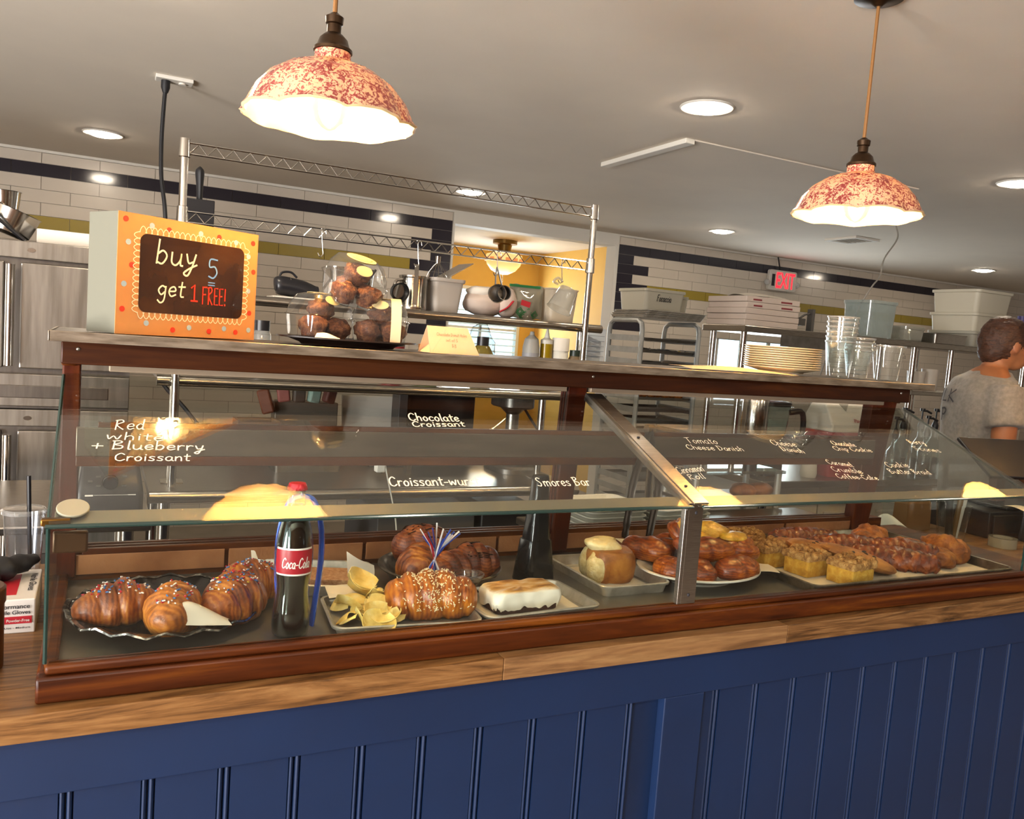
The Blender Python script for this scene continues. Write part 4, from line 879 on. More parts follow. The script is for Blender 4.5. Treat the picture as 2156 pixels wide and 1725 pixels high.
# dark tongs leaning in the case behind the platter
t = thing('serving_tongs', 'dark serving tongs with scalloped tips standing behind the platter', 'tongs', (1.235, 1.655, ZD+.01))
DT = M('dark_tong_metal', '#3A322C', .3, .7)
A = Vector((1.215, 1.66, 1.27))
for e, sc_ in ((Vector((1.165, 1.655, 1.0)), 1), (Vector((1.225, 1.64, .99)), 0)):
    m_ = A.lerp(e, .5)+Vector((-.012 if sc_ else .03, 0, 0)); P = catmull([A, A.lerp(m_, .5), m_, m_.lerp(e, .6), e], 6)
    g = G(); g.tube(P, [(.013+.003*math.sin(k/len(P)*pi))*(1+(.1*math.sin(k*1.7) if sc_ and k > len(P)*.55 else 0)) for k in range(len(P))], 8, flat=.3); g.o('arm', DT, t)
g = G(); g.cyl(A-Vector((.01, 0, 0)), A+Vector((.01, 0, 0)), .012, n=14); g.o('spring_head', DT, t)

# ================================================================ on top of the case
ZT = 1.4235
# sign box
t = thing('sign_box', 'orange bakery box with a hand-lettered buy 5 get 1 free window panel', 'sign', (.0213, 1.645, ZT), pi/6)
W_, D_, H2 = .305, .092, .217
g = G(); g.bx(0, W_, 0, D_, 0, H2); g.o('box_body', M('box_side_grey', '#6E6D60', .85), t, False, smooth=0, bevel=.001)
OR = M('orange_card', '#C08750', .75, col2='#BA8049', ns=8)
g = G(); g.bx(0, W_, -.0012, .0002, 0, H2); g.o('front_card', OR, t, False, smooth=0)
wx, wz, ww, wh = .157, .113, .228, .142
g = G(); g.prism(rrect(ww, wh, .014, 5), 0, .0008); g.v = [(x+wx, -.0012-z, y+wz) for x, y, z in g.v]; win = g.o('window_panel', M('brown_film', '#4A2E1A', .12, col2='#2E1A10', ns=7, coat=.6), t, False, smooth=0)
CREAMP = M('cream_pen', '#F3E6C8', .6); BLP = M('blue_pen', '#6FA0D8', .6); RDP = M('red_pen', '#E2321E', .6)
o3 = lambda x, z: (x, -.0021, z)
def hp(s, x, z, w, h, mat, pw, sl_=.12): return hand('lettering', s, (x, -.0021, z), (1, 0, 0), (0, 0, 1), w, h, mat, win, pw, False, sl_)
hp('buy', .072, .134, .088, .024, CREAMP, .0034); hp('5', .186, .118, .026, .021, BLP, .003, 0); hp('get', .078, .075, .058, .018, CREAMP, .003); hp('1', .148, .070, .018, .0185, RDP, .0032, 0); hp('FREE!', .175, .066, .056, .019, RDP, .0026, 0)
g = G()
for k in (0, 1): ribbon(g, [(.189, .1085-k*.005), (.203, .1085-k*.005)], .002, o3)
g.o('underline', BLP, win, False, smooth=0)
g = G()   # scalloped pen border
def scal(a, b, n_, up_):
    a = Vector(a); b = Vector(b); d = (b-a)/n_; nr = Vector((-d.y, d.x)).normalized()*up_
    for k in range(n_):
        pts = [a+d*(k-.1), a+d*(k+.15)+nr*.8, a+d*(k+.5)+nr*1.15, a+d*(k+.85)+nr*.8, a+d*(k+1.1)]
        ribbon(g, [(p.x, p.y) for p in catmull([(q.x, q.y, 0) for q in pts], 4)], .0014, lambda x, z: (x, -.0018, z))
x0, x1, z0, z1 = wx-ww/2-.001, wx+ww/2+.001, wz-wh/2-.001, wz+wh/2+.001
scal((x0, z1), (x1, z1), 20, .01); scal((x1, z0), (x0, z0), 20, .01); scal((x1, z1), (x1, z0), 13, .01); scal((x0, z0), (x0, z1), 13, .01)
g.o('scalloped_border', CREAMP, t, False, smooth=0)
for k, (x, z) in enumerate([(.014, .205), (.065, .2), (.1, .197), (.168, .2), (.21, .199), (.25, .194), (.292, .198), (.02, .165), (.028, .125), (.014, .09), (.012, .045), (.06, .022), (.115, .012), (.15, .018), (.195, .013), (.23, .02), (.258, .014), (.29, .02), (.29, .055), (.285, .1), (.296, .14), (.282, .17)]):
    g = G(); g.prism(circ(.0052, 14), 0, .0004); g.v = [(a+x, -.0013-c, b+z) for a, b, c in g.v]; g.o('dot', RDP if k % 2 == 0 else M('pale_blue_pen', '#9DB4C4', .6), t, False, smooth=0)
# oval tray of muffins
t = thing('serving_tray', 'dark brown flat tray under the clamshells of chocolate muffins', 'tray', (.478, 1.765, ZT))
el = circ(1, 48, 1, .62)
g = G(); g.lev(el, [(.1, 0), (.104, .004), (.128, .012), (.152, .0135), (.152, .0165), (.125, .0155), (.1, .006), (.001, .005)]); g.o('dish', M('brown_tray', '#2A1C15', .4), t, False)
MUF = pastry_mat('chocolate_muffin', '#3A180A', '#66361A', '#905C34', 80, .8, 1, 0)
def muffin(par, x, y, z, s=1, seed=0, tilt=(0, 0)):
    g = G(); g.ell((0, 0, .026*s), (.031*s, .031*s, .022*s), 26, 18, .24, 75, seed); R_ = Matrix.Translation((x, y, z)) @ Matrix.Rotation(tilt[0], 4, 'X') @ Matrix.Rotation(tilt[1], 4, 'Y')
    g.lathe([(.001, 0), (.021*s, 0), (.027*s, .024*s), (.001, .03*s)], 18); g.xf(R_); return g
def clamshell(lab, x, y, z, rz, tilt=(0, 0), seed=0, strip=False):
    t = thing('muffin_clamshell', lab, 'container', (x, y, z), rz, 'clamshells of chocolate muffins'); t.rotation_euler = (tilt[0], tilt[1], rz)
    sq = rrect(1, 1, .3, 6)
    g = G(); g.lev(sq, [(.098, .0), (.11, .004), (.122, .045), (.13, .046)], c1=False); g.o('base', CLEAR, t, False)
    g = G(); g.lev(sq, [(.13, .047), (.122, .049), (.112, .072), (.09, .09), (.066, .094), (.001, .0945)], c0=False); g.o('lid', CLEAR, t, False)
    for k, (a, b, c) in enumerate(((-.028, -.026, .003), (.028, -.024, .003), (0, .028, .003), (.0, .0, .04))):
        me = muffin(None, a, b, c, .93, seed*7+k).o('muffin', MUF, t, False, smooth=60)
    g = G(); g.lathe([(.001, .0945), (.032, .0948), (.032, .0955), (.001, .0958)], 28, (0, 0, .0005)); lb = g.o('round_label', M('kraft_label', '#D6BE8A', .7), t, False)
    g = G(); c2 = [(.012*math.cos(a*.3), .012*math.sin(a*.3)) for a in range(22)]; ribbon(g, c2, .001, lambda a, b: (a, b, .0966)); ribbon(g, [(.022*math.cos(a*.12+3.4), .022*math.sin(a*.12+3.4)) for a in range(24)], .0035, lambda a, b: (a, b, .0966)); g.o('label_print', M('label_brown', '#9A7A4A', .7), lb, False, smooth=0)
    g = G(); g.prism(circ(.015, 20, 1.2, .75), 0, .0006); g.xf(Matrix.Translation((-.005, -.0485, .0815)) @ Matrix.Rotation(.95, 4, 'X')); g.o('label_reflection', M('kraft_label', '#D6BE8A', .7), t, False)  # oval disc standing in for the round label's reflection in the lid
    if strip:
        g = G(); P = [(.03, -.0635, .004), (.03, -.0655, .044), (.03, -.058, .068), (.03, -.047, .09), (.03, -.03, .0975)]
        g.surf(lambda u, v: (.018+.022*u, catmull(P, 4)[round(v*16)].y-.001, catmull(P, 4)[round(v*16)].z), 2, 16, .0003); sl_ = g.o('price_strip', M('label_cream', '#CDBB98', .7), t, False)
clamshell('clear clamshell of chocolate muffins at the left of the brown tray', .412, 1.765, ZT+.012, .35, (0, .06), 1)
clamshell('clear clamshell of chocolate muffins with a paper price strip, right side', .545, 1.765, ZT+.012, -.2, (0, 0), 2, True)
clamshell('clear clamshell of chocolate muffins balanced on top of the other two', .475, 1.765, ZT+.098, .1, (.34, .12), 3)
paper_sheet('paper_scrap', 'white paper tucked under the left clamshell on the tray', [[(.39, 1.693, 1.439), (.415, 1.69, 1.439), (.44, 1.688, 1.439)], [(.39, 1.696, 1.441), (.415, 1.695, 1.444), (.44, 1.692, 1.441)], [(.395, 1.702, 1.449), (.415, 1.7, 1.45), (.44, 1.698, 1.441)]], PAPER)
# tent card
t = thing('tent_card', 'folded cream paper tent card listing chocolate donut holes', 'card', (.68, 1.7, ZT), .1)
TCM = M('cream_card', '#EBC9A2', .75, trans=.1)
for s_ in (-1, 1):
    g = G(); g.surf(lambda u, v: (-.05+.1*u+(.018*(1-v)*(1 if u > .5 else -.2)), s_*.03*(1-v), .058*v), 2, 2, .0008); fp = g.o('panel', TCM, t, False, smooth=0)
    if s_ == -1:
        V = Vector((0, .03, .058)).normalized(); PENC = M('pencil_grey', '#8A6E58', .8)
        for s2, a, b, w, h in (('Chocolate Donut Holes', -.032, .042, .075, .0042), ('set of 5', -.012, .029, .03, .004), ('$8', .0, .015, .012, .005)):
            if all(c in FONT for c in s2): hand('lettering', s2, Vector((a, -.0308, 0))+V*b+Vector((0, -.0008, .0004)), (1, 0, 0), V, w, h, PENC, fp, .0007, False)
g = G(); g.surf(lambda u, v: (-.05*(1-v), -.03*(1-v)+.06*u*(1-v), .058*v), 2, 2, .0006); g.o('side_fold', TCM, t, False, smooth=0)
# papers, plates, cups
paper_sheet('paper_sheet', 'loose cream papers lying flat on the case top before the plates', [[(1.33, 1.66, ZT+.002), (1.5, 1.655, ZT+.003), (1.68, 1.65, ZT+.001)], [(1.34, 1.72, ZT+.006), (1.5, 1.72, ZT+.012), (1.7, 1.71, ZT+.003)], [(1.36, 1.8, ZT+.006), (1.5, 1.8, ZT+.004), (1.7, 1.8, ZT+.002)]], TCM)
g = G(); g.lathe([(.001, 0), (.06, 0), (.062, .003), (.1, .0125), (.105, .014), (.105, .0155), (.1, .0148), (.06, .0055), (.001, .005)], 40); pm = g.mesh('paper_plate', M('plate_cream', '#EBD3A8', .5, coat=.2), 40)
for k in range(10):
    o = inst('dinner_plate', pm, None, (1.72, 1.76, ZT+.004+k*.0062), (0, 0, k), (1, 1, 1))
    tag(o, '%s cream plate from the bottom of the stack on the case top' % 'first second third fourth fifth sixth seventh eighth ninth topmost'.split()[k] if k < 9 else 'topmost cream plate of the stack on the case top', 'plate', 'stacked cream plates')
def clearcup(lab, x, y, z, h, r0, r1, group='clear plastic cups on the case'):
    t = thing('plastic_cup', lab, 'cup', (x, y, z), 0, group)
    g = G(); g.lathe([(.001, .003), (r0*.9, .001), (r0, .002), (r0+(r1-r0)*.45, h*.45), (r0+(r1-r0)*.48, h*.47), (r1, h-.004)], 30, c1=False); g.o('wall', CLEAR, t, False)
    g = G(); g.lathe([(r1-.0012, h-.005), (r1+.0025, h-.004), (r1+.0025, h), (r1-.0012, h+.0005)], 30, c0=False, c1=False); g.o('rim', GL('cup_rim', '#DDE2E2', 2.5, .15), t, False); return t
c0 = clearcup('lowest clear plastic cup of the tallest nested stack', 1.9, 1.72, ZT, .105, .03, .042)
for k, (x, y) in enumerate(((1.9, 1.72),)*5):
    dup(c0, (x, y, ZT+.014*(k+1)), label=('second', 'third', 'fourth', 'fifth', 'topmost')[k]+' clear plastic cup up in the tallest nested stack')
c1 = clearcup('clear plastic cup at the base of the middle nested stack', 2.0, 1.74, ZT, .085, .027, .041)
for k in range(3): dup(c1, (2.0, 1.74, ZT+.012*(k+1)), label=('second', 'third', 'topmost')[k]+' clear plastic cup up in the middle stack')
c2 = clearcup('wide clear cup with handwriting at the right end of the case top', 2.1, 1.72, ZT, .105, .032, .046)
hand('lettering', 'Ca', (2.105, 1.677, ZT+.07), (1, .2, 0), (0, 0, 1), .022, .008, INK, c2, .0012) if 'a' in FONT else None
dup(c1, (2.05, 1.85, ZT), label='single clear plastic cup standing behind the cup stacks')

# ================================================================ kitchen: left side
STO = M('oven_steel', '#A8A29A', .33, 1, '#8C867E', 3, stretch=(12, 12, 1), bump=.02)
STD = M('oven_steel_dark', '#77716B', .36, 1, '#6A645F', 4, stretch=(12, 12, 1))
def oven(lab, z0, z1, ctrl):
    t = thing('deck_oven', lab, 'oven', (-.75, 3.4, z0), 0, 'stacked steel ovens')
    x0, x1, y = -1.7, .1, 3.38
    g = G(); g.bx(x0, x1, y+.02, 4.3, z0, z1); g.o('body', STD, t, smooth=0)
    g = G(); g.bx(x0, x1, y-.005, y+.02, z1-.06, z1); g.o('top_band', STO, t, smooth=0, bevel=.003)
    g = G(); g.lathe([(.001, 0), (.013, 0), (.013, .003), (.001, .003)], 20); g.xf(Matrix.Translation((-.225, y-.0055, z1-.03)) @ Matrix.Rotation(pi/2, 4, 'X') @ Matrix.Diagonal((1, .6, 1, 1))); g.o('badge', CHROME, t)
    zd = z0+ctrl
    for a, b in ((-1.68, -.305), (-.255, .085)):
        g = G(); g.bx(a, b, y-.012, y+.02, zd+.02, z1-.075); d = g.o('door', STO, t, smooth=0, bevel=.004)
        if b > 0:
            g = G(); g.cyl((-.283, y-.05, zd+.03), (-.283, y-.05, z1-.085), .014, n=16); g.o('handle', CHROME, d)
    if ctrl > .05:
        g = G(); g.bx(x0, x1, y-.01, y+.02, z0+.01, zd); c = g.o('control_panel', STO, t, smooth=0, bevel=.003)
        g = G(); g.bx(-.5, .03, y-.013, y-.008, z0+.04, z0+.085); g.o('recess', STD, c, smooth=0, bevel=.006)
oven('upper steel deck oven with a long chrome handle at the left', 1.088, 1.676, .125)
oven('lower steel deck oven beneath the first, behind the black blender base', .5, 1.086, .04)
g = G(); g.bx(-1.7, .1, 3.42, 4.3, 0, .5); tag(g.o('oven_stand', STD, bevel=.004), 'steel stand carrying the two stacked ovens', 'stand')
t = thing('saucepan', 'dented steel saucepan lying tilted on top of the upper oven', 'pan', (-.31, 3.55, 1.68))
g = G(); g.lathe([(.001, 0), (.06, 0), (.075, .01), (.085, .09), (.088, .092), (.083, .09), (.072, .012), (.001, .006)], 32); g.xf(Matrix.Translation((-.01, 0, .025)) @ Matrix.Rotation(.35, 4, 'Y')); g.o('body', CHROME, t, False)
g = G(); g.tube(catmull([(-.05, -.1, .09), (.0, -.11, .05), (.06, -.11, .0)], 5), .014, 8, flat=.5); g.o('handle', BLACK, t, False)
g = G(); g.lathe([(.001, 0), (.045, 0), (.052, .06), (.055, .062), (.05, .06), (.042, .004), (.001, .004)], 28); g.xf(Matrix.Translation((-.325, 3.55, 1.795))); tag(g.o('steel_cup', CHROME), 'small steel measuring cup perched on the saucepan', 'cup')
g = G(); g.bx(-.215, .0, 3.45, 3.75, 1.678, 1.73); o = tag(g.o('white_carton', PAPER, bevel=.003), 'flat white carton on the upper oven beside the saucepan', 'box')
# black blender base on its own steel bench
t = thing('steel_bench', 'low steel bench holding the black blender base', 'table', (-.3, 2.7, 0))
g = G(); g.bx(-1.2, .14, 2.45, 3.1, .86, .885); g.o('top', STEELX, t, smooth=0, bevel=.006)
for x in (-1.15, .08):
    for y_ in (2.5, 3.05):
        g = G(); g.cyl((x, y_, 0), (x, y_, .862), .02, n=14); g.o('leg', CHROME, t)
g = G(); g.bx(-1.2, .14, 2.45, 3.1, .28, .3); g.o('undershelf', STEELX, t, smooth=0)
t = thing('blender_base', 'black blender motor base with round dial seen through the case', 'blender', (.035, 2.6, .886))
g = G(); g.loft([[(x, y_, 0) for x, y_ in rrect(.17, .19, .015)], [(x, y_, .07) for x, y_ in rrect(.17, .19, .015)], [(x, y_+.012, .14) for x, y_ in rrect(.15, .15, .015)], [(x, y_+.015, .145) for x, y_ in rrect(.14, .14, .015)]]); g.o('body', M('blender_black', '#1C1B20', .35), t, False, bevel=.002)
g = G(); g.cyl((0, -.08, .105), (0, -.1, .1), .019, n=24); g.o('dial', BLACK, t, False)
g = G(); g.tube([(.02*math.cos(a*pi/12), -.093, .103+.02*math.sin(a*pi/12)) for a in range(24)], .0012, 5, True); g.o('dial_ring', CHROME, t, False)
printed('lettering', 'BLENO', (-.06, -.0955, .062), (1, 0, 0), (0, 0, 1), .02, WHITE, t, world=False) if False else None
g = G(); g.bx(-.04, .065, -.0965, -.0945, .0665, .0672); g.bx(.045, .065, -.097, -.0945, .066, .068); g.bx(-.062, -.042, -.097, -.0945, .064, .068); g.o('trim_line', WHITE, t, False, smooth=0)
for x, z in ((-.03, .118), (-.03, .092), (.035, .118), (.035, .092), (-.05, .105)):
    g = G(); g.bx(x-.006, x+.006, -.093, -.088, z-.002, z+.002); g.o('button', DSTEEL, t, False, smooth=0)

# work table with two overshelves and a wire rail frame
t = thing('work_table', 'long stainless work table with rolled front edge behind the display case', 'table', (.9, 3.1, 0))
g = G(); g.bx(.15, 1.72, 2.8, 3.6, .87, .9); g.o('top', STEELX, t, smooth=0)
g = G(); g.cyl((.15, 2.8, .882), (1.72, 2.8, .882), .02, n=16); g.o('rolled_edge', STEELX, t)
g = G(); g.bx(.15, 1.72, 3.585, 3.6, .9, 1.0); g.o('splashback', STEELX, t, smooth=0)
g = G(); g.bx(.2, 1.68, 2.86, 3.55, .3, .32); g.o('undershelf', STEELX, t, smooth=0)
for x in (.2, 1.66):
    for y_ in (2.88, 3.5):
        g = G(); g.cyl((x, y_, 0), (x, y_, .87), .021, n=14); g.o('leg', CHROME, t)
def overshelf(nm, lab, x0, x1, z, y0, y1, zb):
    t = thing(nm, lab, 'shelf', (x0, y0, z))
    g = G(); g.bx(x0, x1, y0, y1, z-.012, z); g.o('board', STEELX, t, smooth=0)
    g = G(); g.cyl((x0, y0, z-.016), (x1, y0, z-.016), .017, n=18); g.o('rolled_edge', STEELX, t)
    for x in (x0+.06, x1-.06):
        g = G(); g.cyl((x, y0+.06, zb), (x, y0+.06, z-.012), .015, n=14); p_ = g.o('post', CHROME, t)
        g = G(); g.bx(x-.035, x+.035, y0+.025, y0+.095, zb, zb+.004); g.o('foot_plate', CHROME, p_, smooth=0)
    return t
overshelf('overshelf', 'lower steel overshelf with rolled edge seen under the case top', .165, 1.68, 1.262, 2.9, 3.25, .9005)
overshelf('overshelf', 'upper steel overshelf crowded with kitchen tools and tubs', .1, 1.865, 1.545, 2.95, 3.3, 1.2625)
t = thing('wire_rail_frame', 'tall chrome wire rail frame rising above the work table', 'rack', (.96, 2.862, .9))
for x in (.219, 1.735):
    g = G(); g.cyl((x, 2.862, .902), (x, 2.862, 2.005), .0125, n=14); pst = g.o('post', CHROME, t)
    for z in (1.985, 1.775):
        g = G(); g.lathe([(.0125, -.03), (.0185, -.028), (.0165, .028), (.0125, .03)], 18, (x, 2.862, z), False, False); g.o('collar', CHROME, pst)
    g = G(); g.lathe([(.0135, 0), (.0135, .006), (.001, .007)], 14, (x, 2.862, 2.003)); g.o('cap', CHROME, pst)
for z in (1.985, 1.772):
    for dz in (.017, -.017):
        g = G(); g.cyl((.23, 2.862, z+dz), (1.725, 2.862, z+dz), .0032, n=6); g.o('rail_wire', CHROME, t)
    g = G(); g.tube([(.235+k*.0262, 2.862, z+(.015 if k % 2 else -.015)) for k in range(57)], .0024, 6); g.o('zigzag_wire', CHROME, t)
def shook(lab, x, z, s=1):
    g = G(); g.tube(catmull([(x+.012*s, 2.856, z+.02), (x+.008*s, 2.856, z+.032), (x-.002*s, 2.856, z+.03), (x-.002*s, 2.856, z+.01), (x+.002*s, 2.856, z-.03), (x+.004*s, 2.856, z-.05), (x-.006*s, 2.856, z-.058), (x-.014*s, 2.856, z-.046)], 5), .0018, 6)
    return tag(g.o('s_hook', CHROME), lab, 'hook')
shook('empty steel S-hook hanging from the lower wire rail', .665, 1.752)
shook('steel S-hook carrying the long flat spatula handle', 1.01, 1.752)
shook('steel S-hook holding the steel measuring cups', 1.325, 1.752)
shook('steel S-hook holding the clear measuring jug', 1.605, 1.752)
# things on the upper overshelf
ZU = 1.5455
t = thing('immersion_blender', 'black hand blender body lying on a pale cloth on the upper shelf', 'appliance', (.61, 3.03, ZU))
g = G(); g.tube(catmull([(-.065, 0, .045), (-.055, 0, .046), (-.02, 0, .044), (.03, 0, .036), (.07, 0, .022), (.085, 0, .02)], 5), [.02+.014*math.sin(min(1, k/8)*pi/2) for k in range(26)], 16); g.o('body', BLACK, t, False)
g = G(); g.tube(catmull([(-.05, 0, .075), (-.04, 0, .092), (-.01, 0, .095), (.012, 0, .078)], 5), .004, 8); g.o('handle', BLACK, t, False)
g = G(); g.tube([(-.015+.002, .031*math.cos(a*pi/8), .044+.034*math.sin(a*pi/8)) for a in range(16)], .0015, 5, True); g.o('band', CHROME, t, False)
g = G(); g.bx(.53, .74, 2.97, 3.1, ZU, ZU+.007); tag(g.o('folded_cloth', PAPER, bevel=.003), 'pale folded cloth under the black hand blender', 'cloth')
t = thing('steel_insert', 'steel steam-table insert with blue tape and a black handle', 'container', (.815, 3.06, ZU))
g = G(); g.lev(rrect(.16, .16, .03), [(.9, 0), (1, .11), (1.1, .128), (1.1, .131), (.99, .128), (.88, .006), (.01, .005)]); g.o('body', CHROME, t, False)
g = G(); g.surf(lambda u, v: (-.0+.035*u, -.0885-.001*v, .088+.045*v), 4, 4, .001); g.o('blue_tape', M('blue_tape', '#3355A8', .5), t, False)
g = G(); g.tube([(.03, -.09, .06), (.05, -.095, .09), (.075, -.095, .13)], [.012, .014, .012], 8, flat=.4); g.o('scoop_handle', BLACK, t, False)
g = G(); g.surf(lambda u, v: (1.005+.016*u, 2.868, 1.56+.145*v), 2, 8, .0015); tag(g.o('spatula', M('dull_chrome', '#A8A49C', .4, 1)), 'long flat steel spatula hanging from an S-hook before the wall', 'spatula')
t = thing('flour_sifter', 'bright steel flour sifter canister on the upper shelf', 'sifter', (1.065, 3.04, ZU))
g = G(); g.lathe([(.001, 0), (.056, 0), (.057, .01), (.055, .02), (.055, .118), (.058, .122), (.058, .128), (.053, .128), (.053, .02), (.001, .01)], 36); g.o('canister', M('bright_steel', '#BDB8B0', .16, 1, '#8A857E', 4, stretch=(6, 6, .5)), t, False)
g = G(); g.tube(catmull([(-.055, -.03, .11), (-.085, -.04, .1), (-.09, -.04, .06), (-.06, -.03, .03)], 5), .006, 8); g.o('handle', CHROME, t, False)
t = thing('measuring_cup', 'black-rimmed steel measuring cup hung beside the flour sifter', 'measuring cup', (.965, 2.93, ZU+.06))
g = G(); g.lathe([(.001, .0), (.03, .0), (.033, .02), (.036, .022), (.036, .026), (.031, .024), (.028, .004), (.001, .004)], 28); g.xf(Matrix.Rotation(pi/2+.2, 4, 'X') @ Matrix.Rotation(.2, 4, 'Y')); g.o('cup', M('dark_ring', '#2A2826', .35, .5), t, False)
g = G(); g.lathe([(.001, 0), (.026, 0), (.026, .002), (.001, .002)], 24, (0, 0, -.001)); g.xf(Matrix.Translation((.004, -.008, 0)) @ Matrix.Rotation(pi/2+.2, 4, 'X') @ Matrix.Rotation(.2, 4, 'Y')); g.o('cup_base', CHROME, t, False)
t = thing('plastic_tub', 'white translucent square tub with lid ajar and a wire whisk behind', 'tub', (1.19, 3.06, ZU), .1)
MILK = M('milky_plastic', '#D5CBC0', .45, trans=.3)
g = G(); g.lev(rrect(.13, .13, .02), [(.82, 0), (1, .115), (1.08, .117), (1.1, .12), (1.1, .13), (.98, .13), (.8, .005), (.01, .004)]); g.o('body', MILK, t, False)
g = G(); g.box((.045, .0, .165), (.13, .12, .004), ry=-.55); g.o('lid', GL('cloudy_lid', '#D8D4CC', 1, .35, '#CFC8BC'), t, False, bevel=.002)
t = thing('wire_whisk', 'wire balloon whisk standing in the white square tub', 'whisk', (1.165, 3.06, ZU+.13))
for k in range(6):
    a = k*pi/6; c, s_ = math.cos(a), math.sin(a)
    g = G(); g.tube(catmull([(0, 0, .062), (c*.018, s_*.018, .045), (c*.04, s_*.04, .005), (c*.03, s_*.03, -.04), (0, 0, -.055)], 5), .0014, 5); g.o('wire', CHROME, t, False)
g = G(); g.cyl((0, 0, .058), (0, 0, .085), .009, .011, 14); g.o('grip', CHROME, t, False)
t = thing('measuring_cups', 'pair of small steel measuring cups hanging by their handles', 'measuring cups', (1.325, 2.856, 1.60))
for dx, r_, tilt in ((-.006, .034, .25), (.022, .027, -.25)):
    g = G(); g.lathe([(.001, 0), (r_*.85, 0), (r_, .025), (r_*1.05, .026), (r_*.95, .025), (r_*.8, .003), (.001, .003)], 24); g.xf(Matrix.Translation((dx, -.01, .03)) @ Matrix.Rotation(pi/2+tilt*.4, 4, 'X')); g.o('cup', DSTEEL, t, False)
    g = G(); g.tube([(dx, -.01, .055), (dx*.5, 0, .1), (0, 0, .128)], .0055, 8, flat=.4); g.o('handle', DSTEEL, t, False)
t = thing('flour_bag', 'white paper ingredient bag with red stripes lying on the upper shelf', 'bag', (1.4, 3.06, ZU))
WB = M('bag_white', '#CBB8AA', .7, bump=.4, bs=40)
g = G(); g.ell((-.03, 0, .05), (.085, .06, .055), 28, 16, .12, 18, 2, flatb=.9); g.ell((.06, -.02, .06), (.05, .05, .062), 24, 16, .1, 20, 4, flatb=.95); g.o('sack', WB, t, False)
for P in ([(.02, -.075, .02), (.05, -.083, .04), (.075, -.075, .065)], [(.005, -.06, .1), (.03, -.055, .104), (.06, -.05, .115)]):
    g = G(); g.tube(catmull([(p[0]-.01, p[1], p[2]) for p in P], 5), .011, 8, flat=.35); g.o('red_stripe', M('stripe_red', '#B5242E', .6), t, False)
g = G(); g.ell((-.035, -.01, .095), (.075, .045, .022), 24, 12, .15, 30, 6); g.o('white_roll', PAPER, t, False)
t = thing('tortilla_bag', 'clear food bag with green zip and red print standing on the shelf', 'bag', (1.545, 3.03, ZU))
FB = GL('printed_film', '#DAD5C8', 1.2, .45, '#BDB6A2')
g = G(); g.surf(lambda u, v: (-.075+.15*u, -.03*math.sin(pi*u)*math.sin(pi*min(1, v*1.1))-.004, .135*v+.006*math.sin(u*9)), 14, 10, .0008); fr = g.o('front', FB, t, False)
g = G(); g.surf(lambda u, v: (-.075+.15*u, .03*math.sin(pi*u)*math.sin(pi*min(1, v*1.1)), .135*v+.006*math.sin(u*9)), 14, 10, .0008); g.o('back', FB, t, False)
GRN = M('bag_green', '#1F6A38', .5)
g = G(); g.bx(-.077, .06, -.008, .004, .128, .138); g.o('zip', GRN, t, False)
g = G()
for cx_, cz in ((-.035, .03), (.0, .028), (.035, .02), (-.015, .012)):
    for r_ in (.016, .009): ribbon(g, [(cx_-r_, cz), (cx_, cz+r_), (cx_+r_, cz), (cx_, cz-r_), (cx_-r_, cz)], .004, lambda a, b: (a, -.0295*math.sin(pi*(a+.075)/.15)*math.sin(pi*min(1, b/.135*1.1))-.0065, b))
g.o('diamond_print', GRN, fr, False, smooth=0)
g = G(); ribbon(g, [(-.03, .065), (-.005, .06)], .022, lambda a, b: (a, -.036, b)); g.o('red_print', M('stripe_red', '#B5242E', .6), fr, False, smooth=0)
t = thing('measuring_jug', 'clear plastic measuring jug hanging upside down from an S-hook', 'jug', (1.6, 2.87, 1.6))
g = G(); g.lathe([(.001, .06), (.035, .06), (.038, .055), (.05, -.03), (.053, -.032)], 26, c1=False); g.xf(Matrix.Translation((.025, 0, .02)) @ Matrix.Rotation(.45, 4, 'Y')); g.o('jug', GL('cloudy_jug', '#E2E2DC', 1.4, .25, '#DAD6CC'), t, False)
g = G(); g.tube(catmull([(.0, 0, .09), (-.02, 0, .1), (.0, 0, .115), (.02, 0, .1)], 5), .005, 8); g.o('handle', MATS['cloudy_jug'], t, False)
t = thing('deli_container', 'tall translucent white container at the right end of the shelf', 'container', (1.7, 3.04, ZU))
g = G(); g.lev(rrect(.14, .12, .03), [(.85, 0), (1, .13), (1.05, .131), (1.05, .137), (.97, .136), (.83, .004), (.01, .004)]); g.o('body', M('ivory_plastic', '#D9CBB4', .45, trans=.35), t, False)
# things on the lower overshelf
ZL = 1.263
def bottle(nm, lab, x, y, z, prof, mat, extra=(), cat='bottle', group='bottles on the lower overshelf'):
    t = thing(nm, lab, cat, (x, y, z), 0, group); g = G(); g.lathe(prof, 24); g.o('body', mat, t, False)
    for n_, p_, m_ in extra:
        g = G(); g.lathe(p_, 20, c0=p_[0][0] > .0005 or True); g.o(n_, m_, t, False)
h0 = .13
bottle('squeeze_bottle', 'grey plastic bottle with rounded shoulders, first of the bottle row', 1.56, 2.98, ZL, [(.001, 0), (.033, 0), (.035, .01), (.035, .17), (.028, .205), (.01, .222), (.008, .235), (.001, .236)], M('grey_bottle', '#A6A6A2', .35, trans=.2), [('print', [(.0352, .1), (.0354, .1), (.0354, .15), (.0352, .15)], M('faint_print', '#8E8F94', .5))])
bottle('oil_bottle', 'squeeze bottle of yellow oil with a white pointed nozzle', 1.63, 2.98, ZL, [(.001, 0), (.025, 0), (.026, .01), (.026, .19), (.024, .192), (.001, .192)], M('yellow_oil', '#A88A14', .2, trans=.3), [('nozzle', [(.001, .19), (.026, .19), (.026, .205), (.012, .215), (.004, .25), (.001, .25)], WPLAST)])
